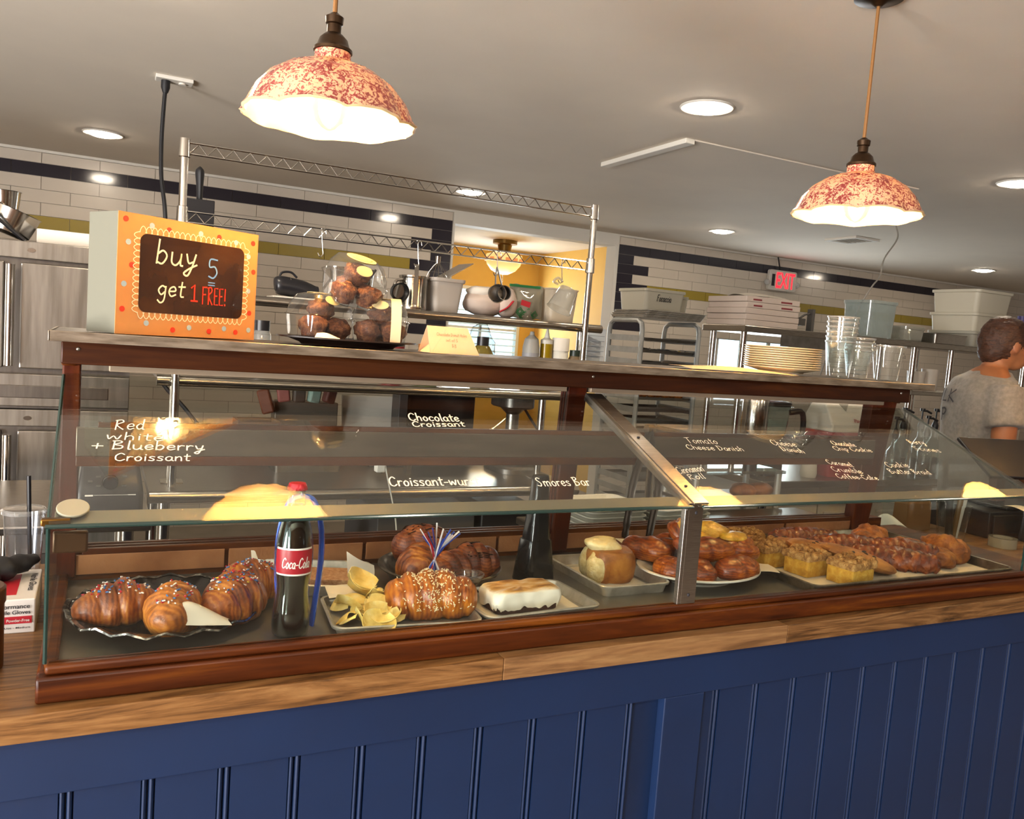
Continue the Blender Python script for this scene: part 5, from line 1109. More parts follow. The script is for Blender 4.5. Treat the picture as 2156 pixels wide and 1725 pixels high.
bottle('supplement_bottle', 'white plastic bottle with wide cap and purple label', 1.69, 2.97, ZL, [(.001, 0), (.033, 0), (.034, .005), (.034, .16), (.03, .168), (.001, .168)], WPLAST, [('cap', [(.001, .165), (.036, .165), (.036, .215), (.034, .218), (.001, .218)], WHITE), ('label', [(.0342, .06), (.0346, .06), (.0346, .13), (.0342, .13)], M('purple_label', '#8A3F7E', .5, col2='#D8D0D0', ns=20, lo=.45, hi=.5))])
bottle('spice_jar', 'small brown spice jar with dark green lid beside the rack post', 1.755, 2.96, ZL, [(.001, 0), (.024, 0), (.026, .01), (.026, .135), (.02, .15), (.001, .15)], M('spice', '#6E5A40', .6), [('lid', [(.001, .148), (.022, .148), (.022, .172), (.001, .173)], M('lid_green', '#1C2A20', .4))], 'jar')
bottle('honey_jar', 'glass jar of golden oil with a black cap behind the tent card', 1.345, 2.98, ZL, [(.001, 0), (.04, 0), (.043, .01), (.043, .135), (.03, .16), (.026, .165), (.001, .165)], M('amber_oil', '#8A7A3A', .15, trans=.4), [('cap', [(.001, .165), (.024, .165), (.024, .2), (.001, .2)], BLACK)], 'jar')
bottle('glass_shaker', 'clear glass shaker with black cap beside the orange sign box', .5, 2.98, ZL, [(.001, 0), (.03, 0), (.032, .005), (.032, .15), (.026, .165), (.001, .165)], GL('shaker_glass', '#E4E8E6', 1.6, .1), [('cap', [(.001, .165), (.027, .165), (.027, .2), (.001, .2)], BLACK)], 'shaker')
t = thing('cling_film_bag', 'crumpled clear plastic bag around the golden jar', 'bag', (1.37, 3.06, ZL))
g = G(); g.ell((0, 0, .12), (.06, .04, .13), 24, 16, .25, 22, 3, flatb=.9); g.o('film', GL('crumpled_film', '#EEF2F2', 2.0, .06), t, False)
g = G(); g.bx(.42, .75, 2.96, 3.2, ZL, ZL+.03); tag(g.o('baking_tray', DSTEEL, bevel=.004), 'flat dull steel tray on the lower overshelf behind the muffins', 'tray')
bottle('red_tin', 'dark red tin on the lower overshelf behind the muffin tray', .99, 3.0, ZL, [(.001, 0), (.04, 0), (.041, .004), (.041, .14), (.001, .141)], M('tin_red', '#7A1C22', .4), [('lid', [(.001, .14), (.042, .14), (.042, .15), (.001, .151)], DSTEEL)], 'tin')
bottle('green_jar', 'green glass jar behind the tent card on the lower overshelf', 1.12, 2.99, ZL, [(.001, 0), (.045, 0), (.047, .01), (.047, .12), (.035, .14), (.001, .14)], GL('green_glass', '#9DAA7C', 1.5, .25, '#6F7C50'), [('lid', [(.001, .14), (.036, .14), (.036, .155), (.001, .156)], M('lid_orange', '#A0602A', .4))], 'jar')
# things on the work table
ZW = .9005
t = thing('chopping_tub', 'grey steel pan of shredded pale food on the work table', 'pan', (.72, 3.2, ZW))
p_ = pan(.26, .16, .06); p_.o('pan', DSTEEL, t, False)
g = G(); g.ell((0, 0, .05), (.12, .07, .03), 30, 14, .3, 60, 5, flatb=.3); g.o('shredded_food', pastry_mat('pale_shreds', '#B59A62', '#D8C48C', '#E8DCB4', 70, .8, 1, 0), t, False)
t = thing('wooden_crate', 'brown wooden drawer box on the work table at left', 'box', (.56, 3.36, ZW)); g = G(); g.bx(-.08, .08, -.08, .08, 0, .012)
for a, b, c, d in ((-.08, .08, -.08, -.07), (-.08, .08, .07, .08), (-.08, -.07, -.07, .07), (.07, .08, -.07, .07)): g.bx(a, b, c, d, .012, .17)
g.o('box', M('crate_brown', '#5A3B2A', .6), t, False)
g = G(); g.bx(.64, .9, 3.42, 3.5, ZW, ZW+.24); tag(g.o('spice_caddy', M('caddy_steel', '#6E665C', .5, .6), bevel=.005), 'low grey steel caddy behind the shredded food pan', 'caddy')
r = random.Random(12)
for k, (c, lab) in enumerate((('#6E3A22', 'brown paper packet'), ('#8E5048', 'dull red packet'), ('#4A4038', 'dark packet'), ('#8FA89C', 'pale green clip tool'), ('#5A3028', 'maroon packet'))):
    g = G(); x = .6+.065*k; g.box((x, 3.4, ZW+.29 if k else ZW+.24), (.05, .035, .1), rz=.2*k-.3, ry=.15*(k-2)); tag(g.o('food_packet', M('packet%d' % k, c, .6, bump=.5, bs=60), bevel=.008), lab+' standing in the row above the steel caddy', 'packet')
g = G(); g.box((1.06, 3.5, ZW+.14), (.24, .012, .26), rx=-.2); tag(g.o('cutting_board', M('board_white', '#D8D0C4', .5), bevel=.004), 'white cutting board leaning at the back of the work table', 'cutting board')
t = thing('bread_bag', 'bag of orange-brown snacks leaning on the table', 'bag', (.9, 3.33, ZW+.07)); g = G(); g.ell((0, 0, .05), (.055, .03, .035), 20, 12, .2, 30, 3); g.o('snacks', pastry_mat('orange_snack', '#8A4A1C', '#B0702A', '#C8904A', 60, .6), t, False)
g = G(); g.bx(.84, .99, 3.28, 3.42, ZW, ZW+.085); tag(g.o('brown_carton', M('kraft_carton', '#8A6236', .7), bevel=.003), 'low brown cardboard carton on the work table', 'box')
t = thing('white_scale', 'white kitchen scale box with cable on the work table', 'scale', (1.07, 3.3, ZW)); g = G(); g.bx(-.07, .06, -.06, .06, .05, .115); g.o('body', WHITE, t, False, bevel=.006); g = G(); g.bx(-.08, .07, -.07, .07, 0, .05); g.o('base', DSTEEL, t, False, bevel=.004)
t = thing('stapler', 'dark metal hand tool with coiled spring on the table', 'tool', (1.06, 3.1, ZW)); g = G(); g.box((0, 0, .045), (.16, .035, .03), ry=-.1); g.o('body', BLACK, t, False, bevel=.008)
g = G(); g.tube([(-.03+.0022*k, .018*math.cos(k*1.2), .075+.016*math.sin(k*1.2)) for k in range(40)], .003, 6); g.o('spring', CHROME, t, False); g = G(); g.bx(-.06, -.04, -.015, .015, 0, .035); g.bx(.04, .06, -.015, .015, 0, .035); g.o('foot', DSTEEL, t, False)
t = thing('dark_panel', 'flat dark panel standing on the work table behind the glass', 'screen', (1.37, 3.45, ZW)); g = G(); g.bx(-.17, .17, 0, .03, .03, .32); g.o('panel', M('panel_black', '#0E0D10', .2), t, False, bevel=.004); g = G(); g.bx(-.08, .08, -.05, .08, 0, .012); g.bx(-.02, .02, .0, .02, .012, .05); g.o('stand', BLACK, t, False)  # plain upright dark slab on a small stand
g = G(); g.bx(1.16, 1.2, 3.4, 3.5, ZW, ZW+.3); tag(g.o('grey_filebox', M('dark_box', '#45403E', .5), bevel=.003), 'narrow dark grey box left of the dark panel', 'box')
t = thing('stand_mixer', 'steel stand mixer with round bowl at the end of the work table', 'mixer', (1.6, 3.15, ZW))
g = G(); g.lev(rrect(.2, .24, .06), [(1, 0), (1, .02), (.9, .03)]); g.o('base', DSTEEL, t, False)
g = G(); g.lathe([(.04, .03), (.055, .035), (.1, .09), (.115, .15), (.117, .152), (.112, .15), (.095, .09), (.05, .04), (.001, .036)], 36, c0=True); g.o('bowl', CHROME, t, False)
g = G(); g.cyl((0, .03, .12), (0, .03, .24), .028, n=18); g.cyl((0, .03, .24), (0, .03, .27), .028, .06); g.o('shaft', STEEL, t, False)
g = G(); g.lev(rrect(.14, .2, .04), [(.9, .268), (1, .275), (1, .335), (.9, .34)], (0, .04, 0)); g.o('motor_head', DSTEEL, t, False)
g = G(); g.tube(catmull([(-.11, -.02, .15), (-.13, -.03, .17), (-.1, -.04, .2), (-.07, -.05, .23)], 5), .004, 6); g.o('bowl_handle', CHROME, t, False)
g = G(); g.tube(catmull([(.06, .05, .27), (.11, .04, .2), (.17, .02, .12), (.2, .0, .05)], 5), .006, 6); g.o('cord', RUBBER, t, False)
g = G(); g.bx(1.72, 1.82, 3.2, 3.35, .78, 1.06); o = tag(g.o('paper_bag', M('kraft_pale', '#CBB08C', .8), bevel=.004), 'pale paper flour bag standing beside the mixer', 'bag')
t = thing('phone_charger', 'small white charger plug with a thin cord hanging at the case', 'charger', (.75, 2.0, .98))
g = G(); g.bx(.665, .69, 2.1, 2.125, 1.085, 1.125); g.o('plug', WHITE, t, bevel=.003)
g = G(); g.tube(catmull([(.688, 2.11, 1.125), (.692, 2.1, 1.09), (.694, 2.05, 1.03), (.692, 2.0, .98), (.68, 1.95, .93), (.66, 1.93, .9)], 6), .002, 6); g.o('cord', WPLAST, t)
# under the tables
t = thing('red_crate', 'dark red crate stored on the shelf under the work table', 'crate', (.43, 3.1, .3205)); g = G(); g.lev(rrect(.38, .3, .02), [(.95, 0), (1, .22), (1.03, .222), (1.03, .24), (.97, .24), (.92, .01), (.01, .01)]); g.o('crate', M('crate_red', '#6E1418', .45), t, False)
g = G(); g.lathe([(.001, 0), (.075, 0), (.08, .2), (.083, .202), (.083, .21), (.076, .21), (.07, .01), (.001, .008)], 28); g.xf(Matrix.Translation((.5, 2.95, .56)) @ Matrix.Rotation(1.1, 4, 'Y') @ Matrix.Translation((0, 0, 0))); tag(g.o('steel_pail', DSTEEL), 'steel pail tipped over on top of the red crate', 'pail')
g = G(); g.bx(.95, 1.35, 2.95, 3.4, .3205, .78); tag(g.o('storage_box', M('grey_store', '#4E4B4A', .6), bevel=.004), 'large grey box on the shelf under the work table', 'box')
g = G(); g.bx(1.38, 1.6, 2.95, 3.4, .3205, .8); tag(g.o('black_bin', M('black_bin', '#141315', .5), bevel=.006), 'black bin on the shelf under the work table', 'bin')
# dark board and paddle leaning behind the wire frame
g = G(); g.box((.315, 3.32, 1.7), (.1, .02, .38)); tag(g.o('black_panel', BLACK, bevel=.003), 'flat black board standing behind the left wire post', 'board')
t = thing('knife_handle', 'rounded black paddle handle rising above the black board', 'paddle', (.315, 3.36, 1.72)); g = G(); g.tube(catmull([(0, 0, 0), (0, 0, .1), (0, 0, .2), (-.002, 0, .27), (-.002, 0, .295)], 5), [.018]*11+[.02, .022, .024, .026, .027, .026, .023, .018, .012, .004], 14, flat=.6); g.o('handle', RUBBER, t, False)

# ================================================================ kitchen: right side
t = thing('sheet_pan_rack', 'aluminium sheet pan rack with wrapped trays beside the doorway', 'rack', (3.33, 4.6, 0))
RA = M('rack_aluminium', '#C6C8C6', .5, .6, '#B4B6B4', 12)
RX0, RX1, RY0, RY1, RZ = 3.1, 3.557, 4.41, 4.79, 1.64
for x in (RX0, RX1):
    P = [(x, RY0, .06), (x, RY0, RZ-.06), (x, RY0+.012, RZ-.02), (x, RY0+.05, RZ), (x, RY1-.05, RZ), (x, RY1-.012, RZ-.02), (x, RY1, RZ-.06), (x, RY1, .06)]
    g = G(); g.tube(P, .016, 8); g.o('side_frame', RA, t)
    for k in range(18):
        z = .2+k*.077; g = G(); g.bx(x-.012 if x == RX1 else x-.004, x+.004 if x == RX1 else x+.03, RY0, RY1, z, z+.003); g.bx(x-.006, x+.003, RY0+.01, RY1-.01, z-.004, z+.034); g.o('ledge', RA, t, smooth=0)
for y_ in (RY0, RY1):
    g = G(); g.cyl((RX0, y_, .1), (RX1, y_, .1), .014, n=8); g.o('cross_bar', RA, t)
for x in (RX0, RX1):
    for y_ in (RY0, RY1):
        g = G(); g.cyl((x-.012, y_, .04), (x+.012, y_, .04), .04, n=18); g.o('caster', RUBBER, t)
rp = pan(.42, .36, .018).mesh('tray', DSTEEL, 35)
KS = (3, 5, 6, 8, 9, 10, 11, 12, 13, 14, 15, 16, 17)
for k in KS:
    o = inst('baking_tray', rp, None, (3.334, 4.6, .2035+k*.077)); tag(o, 'dull baking tray slotted in the pan rack, %s from the bottom' % ('first second third fourth fifth sixth seventh eighth ninth tenth eleventh twelfth topmost'.split()[KS.index(k)]), 'tray', 'baking trays in the rack')
for k, z in ((0, 14), (1, 16)):
    g = G(); g.surf(lambda u, v: (3.13+.4*u, 4.42+.3*v, .2035+z*.077+.024+.012*noise.noise(Vector((u*9, v*7, k)))-(.05*(1-v)**3 if v < .35 else 0)*abs(noise.noise(Vector((u*6, 1, k))))), 24, 14, .0006)
    tag(g.o('plastic_wrap', GL('cling_wrap', '#E8EAEA', 2.6, .08), smooth=60), ('lower' if k == 0 else 'upper')+' crinkled plastic wrap hanging over a rack tray', 'plastic wrap')
BUN = pastry_mat('proofed_bun', '#6E3414', '#96571F', '#B0743A', 30, .5)
for k in range(7):
    o = G(); o.ell((3.17+.055*k, 4.5+.02*(k % 2), .2035+12*.077+.03), (.032, .04, .024), 14, 10, .1, 30, k); tag(o.o('baked_bun', BUN), '%s small brown bun from the left on the rack tray' % 'first second third fourth fifth sixth seventh'.split()[k], 'bun', 'buns on the rack tray')
for k in range(4):
    o = inst('sheet_pan', pan(.47, .4, .016).mesh('sheet_pan', ALU, 35), None, (3.335+.01*k, 4.6, 1.66+.011*k)); tag(o, 'flat aluminium sheet pan on top of the rack, %s of four' % ('lowest', 'second', 'third', 'topmost')[k], 'sheet pan', 'pans stacked on the rack')
def bin_(nm, lab, x, y, z, w, d, h, mat, rz=0, lid=None, group='white bus tubs'):
    t = thing(nm, lab, 'tub', (x, y, z), rz, group); g = G()
    R_ = [[(a*(1-q)+0, b*(1-q), zz) for a, b in rrect(w, d, .03)] for q, zz in ((.1, 0), (.02, h-.02), (-.03, h-.018), (-.035, h-.002), (-.02, h), (.01, h), (.12, .006))]
    g.loft(R_); g.o('tub', mat, t, False); return t
BT = M('bus_tub', '#D6CFBC', .45, trans=.1)
b = bin_('bus_tub', 'white plastic tub marked Focaccia on top of the rack', 3.3, 4.62, 1.712, .34, .3, .14, BT, .06)
hand('lettering', 'Focaccia', (-.075, -.1465, .062), (1, 0, 0), (0, -.1, 1), .12, .024, INK, b, .0045, False)
bin_('bus_tub', 'second white tub partly hidden behind the Focaccia tub', 3.52, 4.72, 1.712, .2, .2, .12, BT, .0)
g = G(); g.surf(lambda u, v: (1.872+.13*u, 3.1+.02*u, 1.3+.235*v), 1, 1, .001); wn = tag(g.o('shelf_notice', M('notice_paper', '#C9D3DE', .7)), 'pale blue printed sheet hanging off the end of the upper overshelf', 'notice')
for k in range(9):
    g = G(); g.bx(1.885, 1.98, 3.094, 3.103, 1.325+.022*k, 1.3275+.022*k); g.o('text_line', M('faint_ink', '#8E9AA8', .7), wn, smooth=0)
# right-hand work table, cabinet fronts
t = thing('prep_table', 'stainless prep table on the right carrying the red cooler', 'table', (3.9, 3.3, 0))
g = G(); g.bx(2.72, 5.6, 2.82, 3.85, .865, .9); g.o('top', STEELX, t, smooth=0, bevel=.004)
for x in (2.8, 4.1, 5.5):
    for y_ in (2.9, 3.78):
        g = G(); g.cyl((x, y_, 0), (x, y_, .866), .024, n=14); g.o('leg', CHROME, t)
t = thing('undercounter_fridge', 'white undercounter fridge with plain doors below the prep table', 'fridge', (3.4, 3.3, 0)); WC = M('fridge_white', '#C9C4BA', .5)
g = G(); g.bx(2.86, 4.02, 3.0, 3.7, .05, .86); g.o('body', WC, t, smooth=0, bevel=.006)
for k in range(3):
    g = G(); g.bx(2.865+.387*k, 2.865+.387*k+.38, 2.975, 3.0, .1, .85); d = g.o('door', WC, t, smooth=0, bevel=.006); g = G(); g.bx(2.9+.387*k, 3.15+.387*k, 2.965, 2.976, .7, .712); g.o('handle', WHITE, d, smooth=0)
t = thing('right_overshelf', 'long steel overshelf on posts over the right prep table', 'shelf', (4.3, 3.6, 1.63))
g = G(); g.bx(3.085, 5.75, 3.45, 3.8, 1.592, 1.628); g.o('board', STEELX, t, smooth=0, bevel=.004)
g = G(); g.bx(4.45, 5.75, 3.45, 3.75, 1.3, 1.325); g.o('lower_board', STEELX, t, smooth=0, bevel=.004)
for x in (3.13, 4.5, 4.85, 5.6):
    for y_ in (3.5, 3.75):
        g = G(); g.cyl((x, y_, .9), (x, y_, 1.592), .017, n=12); g.o('post', CHROME, t)
g = G(); g.bx(3.35, 3.7, 3.44, 3.452, 1.53, 1.592); g.o('label_plate', DSTEEL, t, smooth=0)
CT = M('carton_white', '#C4B4A8', .7, col2='#B8A89C', ns=3)
for k in range(5):
    dx = (.0, .004, -.004, .006, .0)[k]
    g = G(); g.bx(3.095+dx, 3.48+dx, 3.465, 3.785, 1.6285+.032*k, 1.6275+.032*(k+1)); o = tag(g.o('flat_carton', CT, bevel=.003), 'flat white carton in the stack on the right overshelf, %s' % ('at the bottom', 'second up', 'in the middle', 'second from the top', 'on top')[k], 'carton', 'flat cartons on the overshelf')
    if k > 2:
        g = G(); g.bx(3.14+dx, 3.2+dx, 3.4635, 3.4655, 1.6285+.032*k+.008, 1.6275+.032*k+.018); g.bx(3.34+dx, 3.42+dx, 3.4635, 3.4655, 1.6285+.032*k+.008, 1.6275+.032*k+.018); g.o('print', M('carton_print', '#7A2A30', .7), o, smooth=0)
paper_sheet('crumpled_wrap', 'crumpled white wrapper lying on the carton stack', [[(3.12, 3.5, 1.79), (3.25, 3.49, 1.793), (3.42, 3.49, 1.79)], [(3.12, 3.6, 1.8), (3.25, 3.6, 1.815), (3.42, 3.6, 1.81)], [(3.15, 3.7, 1.79), (3.25, 3.7, 1.8), (3.42, 3.7, 1.795)]], PAPER)
g = G(); g.bx(3.5, 3.62, 3.55, 3.62, 1.66, 1.7); g.bx(3.68, 3.7, 3.56, 3.6, 1.629, 1.76); g.tube([(3.6, 3.58, 1.7), (3.64, 3.58, 1.725), (3.69, 3.58, 1.735)], .006, 6); tag(g.o('wall_bracket_tool', M('grey_tool', '#55524E', .5)), 'dark grey can-opener clamp standing right of the cartons', 'tool')
bin_('food_tub', 'tall pale blue clear food tub on the overshelf behind the cups', 4.19, 3.6, 1.629, .24, .22, .22, GL('blueish_tub', '#E4ECEC', 1.6, .25, '#D0D8D6'), group='clear food tubs')
bin_('food_tub', 'small clear food tub beside the tall pale blue tub', 4.5, 3.58, 1.629, .18, .16, .09, GL('cloudy_tub', '#E0E0DA', 1.4, .25, '#D2D0C6'), group='clear food tubs')
o = pan(.3, .2, .06).o('steel_pan', STEEL); o.location = (4.78, 3.56, 1.629); tag(o, 'shallow steel pan on the overshelf left of the white tubs', 'pan')
for k in range(3):
    bin_('bus_tub', ('pale tub at the base', 'off-white tub in the middle', 'white tub on top')[k]+' of the stack over the worker', 5.18, 3.64, 1.629+(0, .07, .2)[k], .36, .34, (.1, .15, .17)[k], BT if k else M('grey_tub', '#A8A497', .5), .0)
bottle('cleaner_bottle', 'orange and purple bottle on the overshelf at the picture edge', 5.6, 3.55, 1.629, [(.001, 0), (.05, 0), (.052, .01), (.052, .15), (.03, .19), (.001, .19)], M('orange_bottle', '#C88A1E', .4), [('cap', [(.001, .19), (.03, .19), (.03, .24), (.001, .24)], M('purple_cap', '#4A3F7A', .4))], group=None)
# cooler
t = thing('drinks_cooler', 'red and white picnic cooler on the prep table behind the glass', 'cooler', (3.36, 3.0, .9005))
CR = M('cooler_red', '#9C1428', .4)
g = G(); g.lev(rrect(.3, .2, .02), [(.92, 0), (1, .226)]); g.o('body', CR, t, False)
lp = ((-.104, .222), (.104, .222), (.104, .26), (.045, .362), (-.045, .362), (-.104, .26))
g = G(); g.loft([[(-.154, y_, z) for y_, z in lp], [(.154, y_, z) for y_, z in lp]]); g.o('lid', M('cooler_white', '#D8D4CA', .45), t, False, bevel=.008)
sl2 = Vector((0, .059, .102)).normalized()
printed('lettering', 'Playmate', (.0, -.1015, .268), (1, 0, 0), sl2, .1, M('logo_red', '#9A1F2C', .5), t, .026, False)
g = G(); g.prism([(-.032, 0), (.032, 0), (0, -.04)], 0, .0015); g.xf(Matrix.Translation((-.035, -.0475, .36)) @ Matrix.Rotation(math.atan2(.102, .059), 4, 'X')); g.o('release_button', M('button_grey', '#9A968C', .5), t, False)
g = G(); g.bx(-.12, -.06, -.1005, -.094, .14, .165); g.o('sticker', M('sticker_tan', '#9A8A5E', .6), t, False)
bottle('spray_bottle', 'white bottle with grey ridged neck left of the red cooler', 3.1, 2.92, .9005, [(.001, 0), (.035, 0), (.04, .02), (.036, .07), (.02, .1), (.018, .13), (.001, .13)], WPLAST, group=None)
# blender jug, canister, syrups
t = thing('blender_jug', 'clear blender jug with black handle standing before the kitchen window', 'blender', (2.9, 3.0, .9005))
g = G(); g.lev(rrect(.15, .15, .03), [(.8, 0), (.8, .06), (.7, .09)]); g.o('base', BLACK, t, False)
g = G(); g.lev(rrect(.15, .15, .04), [(.7, .09), (.75, .15), (1, .33), (1.02, .335)], c1=False); g.o('jug', GL('jug_glass', '#D5E8E6', 1.8, .1), t, False)
g = G(); g.tube(catmull([(.06, -.06, .31), (.12, -.08, .31), (.125, -.08, .2), (.06, -.06, .14)], 5), .014, 8); g.o('handle', BLACK, t, False)
g = G(); g.lev(rrect(.15, .15, .04), [(1.02, .336), (1.02, .355), (.6, .36)]); g.o('lid', BLACK, t, False)
bottle('steel_dispenser', 'bright steel canister on a black stem at the prep table end', 2.77, 2.97, .9005, [(.001, .2), (.06, .2), (.062, .21), (.062, .36), (.058, .37), (.001, .37)], CHROME, [('stem', [(.001, 0), (.04, 0), (.04, .01), (.03, .02), (.035, .2), (.001, .2)], BLACK)], 'canister', None)
def syrup(lab, x, y, h, c):
    t = thing('syrup_bottle', lab, 'bottle', (x, y, .9005), 0, 'syrup bottles with black pumps')
    g = G(); g.lathe([(.001, 0), (.034, 0), (.036, .01), (.036, h*.65), (.014, h*.82), (.014, h), (.001, h)], 20); g.o('glass', GL('syrup_glass', '#D2DCDA', 2, .08), t, False)
    g = G(); g.lathe([(.001, .004), (.03, .005), (.031, h*.35), (.001, h*.36)], 18); g.o('syrup', M('syrup_'+c, c, .15, trans=.3), t, False)
    g = G(); g.lathe([(.001, h), (.016, h), (.018, h+.02), (.008, h+.05), (.004, h+.055), (.004, h+.1), (.001, h+.1)], 16); g.tube([(.0, 0, h+.1), (.02, -.01, h+.1), (.045, -.02, h+.088)], .006, 8); g.lathe([(.001, h+.098), (.013, h+.098), (.013, h+.112), (.001, h+.112)], 16); g.o('pump', BLACK, t, False)
for k, (x, y_, h, c, l) in enumerate(((3.66, 2.9, .2, '#8A8A80', 'syrup bottle with black pump standing alone right of the cooler'), (3.84, 3.0, .24, '#7A4A2A', 'amber syrup bottle with black pump, second from the cooler'), (3.9, 2.9, .21, '#8A6A4A', 'short syrup bottle with black pump in front of the amber one'), (3.98, 3.0, .24, '#5A3A2A', 'dark syrup bottle with black pump in the middle of the row'),
                           (4.05, 2.88, .22, '#A88A6A', 'pale syrup bottle with black pump near the worker'), (4.12, 3.02, .24, '#6A4030', 'brown syrup bottle with black pump behind the pale one'), (4.17, 2.9, .2, '#403028', 'last dark syrup bottle with black pump beside the grey shirt'))):
    syrup(l, x, y_, h, c)
for k, (x, h, l) in enumerate(((4.62, .12, 'white paper cup on the lower right shelf'), (4.75, .14, 'taller white plastic tub on the lower right shelf'))):
    g = G(); g.lathe([(.001, 0), (.045, 0), (.055, h), (.05, h), (.001, h-.005)], 24, (x, 3.56, 1.3255)); tag(g.o('paper_cup', MILK), l, 'cup')
# back counter behind the case with foam trays
t = thing('back_counter', 'narrow back counter behind the case holding foam trays', 'counter', (2.0, 2.3, 0))
g = G(); g.bx(1.3, 2.6, 2.1, 2.5, .83, .855); g.o('top', STEELX, t, smooth=0, bevel=.004)
for x in (1.35, 2.55):
    for y_ in (2.14, 2.46):
        g = G(); g.cyl((x, y_, 0), (x, y_, .83), .018, n=12); g.o('leg', CHROME, t)
g = G(); pts = rrect(.23, .2, .03); g.loft([[(x*.85, y_*.85, 0) for x, y_ in pts], [(x, y_, .022) for x, y_ in pts], [(x*1.04, y_*1.04, .024) for x, y_ in pts], [(x*1.04, y_*1.04, .027) for x, y_ in pts], [(x*.96, y_*.96, .026) for x, y_ in pts], [(x*.8, y_*.8, .006) for x, y_ in pts]]); fm = g.mesh('foam_tray', M('foam_white', '#DCDAD0', .7), 40)
for i, (x, n_) in enumerate(((1.52, 5), (1.79, 4))):
    for k in range(n_):
        o = inst('foam_tray', fm, None, (x, 2.3, .8555+.0165*k), (0, 0, .02*k)); tag(o, '%s foam tray in the %s stack behind the platter' % (('lowest', 'second', 'third', 'fourth', 'fifth')[k]+' white', ('taller', 'shorter')[i]), 'foam tray', 'white foam trays')
t = thing('steel_cart', 'small steel wire cart with loaves seen under the sloping glass', 'cart', (2.35, 2.65, 0))
for x in (2.12, 2.55):
    for y_ in (2.56, 2.75):
        g = G(); g.cyl((x, y_, 0), (x, y_, 1.0), .014, n=10); g.o('leg', RA, t)
for z in (1.0, .88, .74):
    g = G(); g.bx(2.1, 2.57, 2.54, 2.77, z-.012, z); g.o('shelf', GL('cart_shelf', '#C8CCCA', 2, .3, '#8A8E8C') if z == 1.0 else DSTEEL, t, smooth=0)
for k in range(2):
    g = G(); g.ell((2.42+.09*k, 2.62, .905), (.06, .05, .032), 18, 12, .1, 30, k, flatb=.7); tag(g.o('bread_loaf', BUN), ('left', 'right')[k]+' brown loaf on the steel cart', 'bread', 'loaves on the cart')

# ================================================================ counter ends beside the case
g = G(); g.lathe([(.001, 0), (.038, 0), (.041, .004), (.041, .1), (.043, .104), (.043, .125), (.04, .128), (.001, .128)], 32, (-.158, 1.4, .92)); tag(g.o('brown_canister', M('brown_cup', '#4A2A18', .35, col2='#5E3A22', ns=8)), 'brown round canister at the lower left picture edge', 'canister')
t = thing('glove_box', 'white and red nitrile glove box left of the display case', 'box', (-.2, 1.63, .92))
g = G(); g.bx(-.32, -.085, 1.545, 1.72, .92, .978); g.o('carton', M('glove_white', '#D9D2CC', .6), t, smooth=0, bevel=.002)
GR = M('glove_red', '#B3202E', .5)
g = G(); g.bx(-.27, -.09, 1.5435, 1.5455, .937, .949); g.o('red_band', GR, t, smooth=0)
g = G(); g.bx(-.145, -.115, 1.57, 1.69, .9775, .9785); g.o('red_top_band', GR, t, smooth=0)
printed('lettering', 'Performance', (-.148, 1.5445, .9625), (1, 0, 0), (0, 0, 1), .055, INK, t, .0075)
printed('lettering', 'Nitrile Gloves', (-.146, 1.5445, .953), (1, 0, 0), (0, 0, 1), .054, INK, t, .0065)
printed('lettering', 'Powder-Free', (-.126, 1.5425, .9405), (1, 0, 0), (0, 0, 1), .033, M('glove_white', '#D9D2CC', .6), t, .005)
printed('lettering', 'Single Use - Medium', (-.146, 1.5445, .9275), (1, 0, 0), (0, 0, 1), .054, INK, t, .004)
printed('lettering', 'Nitrile Gloves', (-.1, 1.69, .978), (0, -1, 0), (1, 0, 0), .1, INK, t, .011)
t = thing('black_glove', 'crumpled black rubber glove pulled out of the glove box', 'glove', (-.13, 1.66, .978))
g = G(); g.tube(catmull([(-.09, -.05, .012), (-.04, -.02, .02), (.0, .01, .022), (.035, .04, .026)], 5), [.012+.016*math.sin(k/15*pi)*(1+.3*math.sin(k*1.7)) for k in range(16)], 14, flat=.7)
for a, b in ((-.07, -.04), (-.05, -.055), (-.085, -.02)): g.tube([(a+.03, b+.03, .014), (a, b, .01), (a-.03, b-.012, .008)], [.011, .009, .005], 8)
g.o('glove', RUBBER, t, False, smooth=60)
t = thing('iced_drink_cup', 'clear plastic cup with domed lid and black straw beside the case', 'cup', (-.128, 1.9, .92))
g = G(); g.lathe([(.001, .003), (.028, .001), (.03, .004), (.038, .125)], 32, c1=False); g.o('cup', GL('clear_cup_wall', '#F2F5FA', 2.2, .04), t, False)
g = G(); g.lathe([(.0385, .124), (.042, .125), (.042, .131), (.038, .134), (.034, .133), (.001, .134)], 32, c0=False); g.o('lid', GL('cup_lid', '#EEF0F0', 2.5, .15), t, False)
g = G(); g.cyl((.012, 0, .012), (.006, 0, .2), .0042, n=10); g.o('straw', BLACK, t, False)
t = thing('marker_cup', 'clear plastic cup full of markers at the right end of the case', 'cup', (2.5, 1.73, .9205))
g = G(); g.lathe([(.001, .003), (.038, .001), (.04, .004), (.052, .115), (.054, .117)], 28, c1=False); g.o('cup', CLEAR, t, False)
MK = [('black chunky marker', '#1A1A1C', -.02, .0, .012, .15), ('yellow-banded marker', '#6A4A1A', .008, -.01, .008, .15), ('orange pencil', '#B5741E', .0, .015, .005, .145), ('white-capped marker', '#C8C6C0', .03, .0, .011, .14), ('dark pen', '#2A2422', .012, .018, .005, .15)]
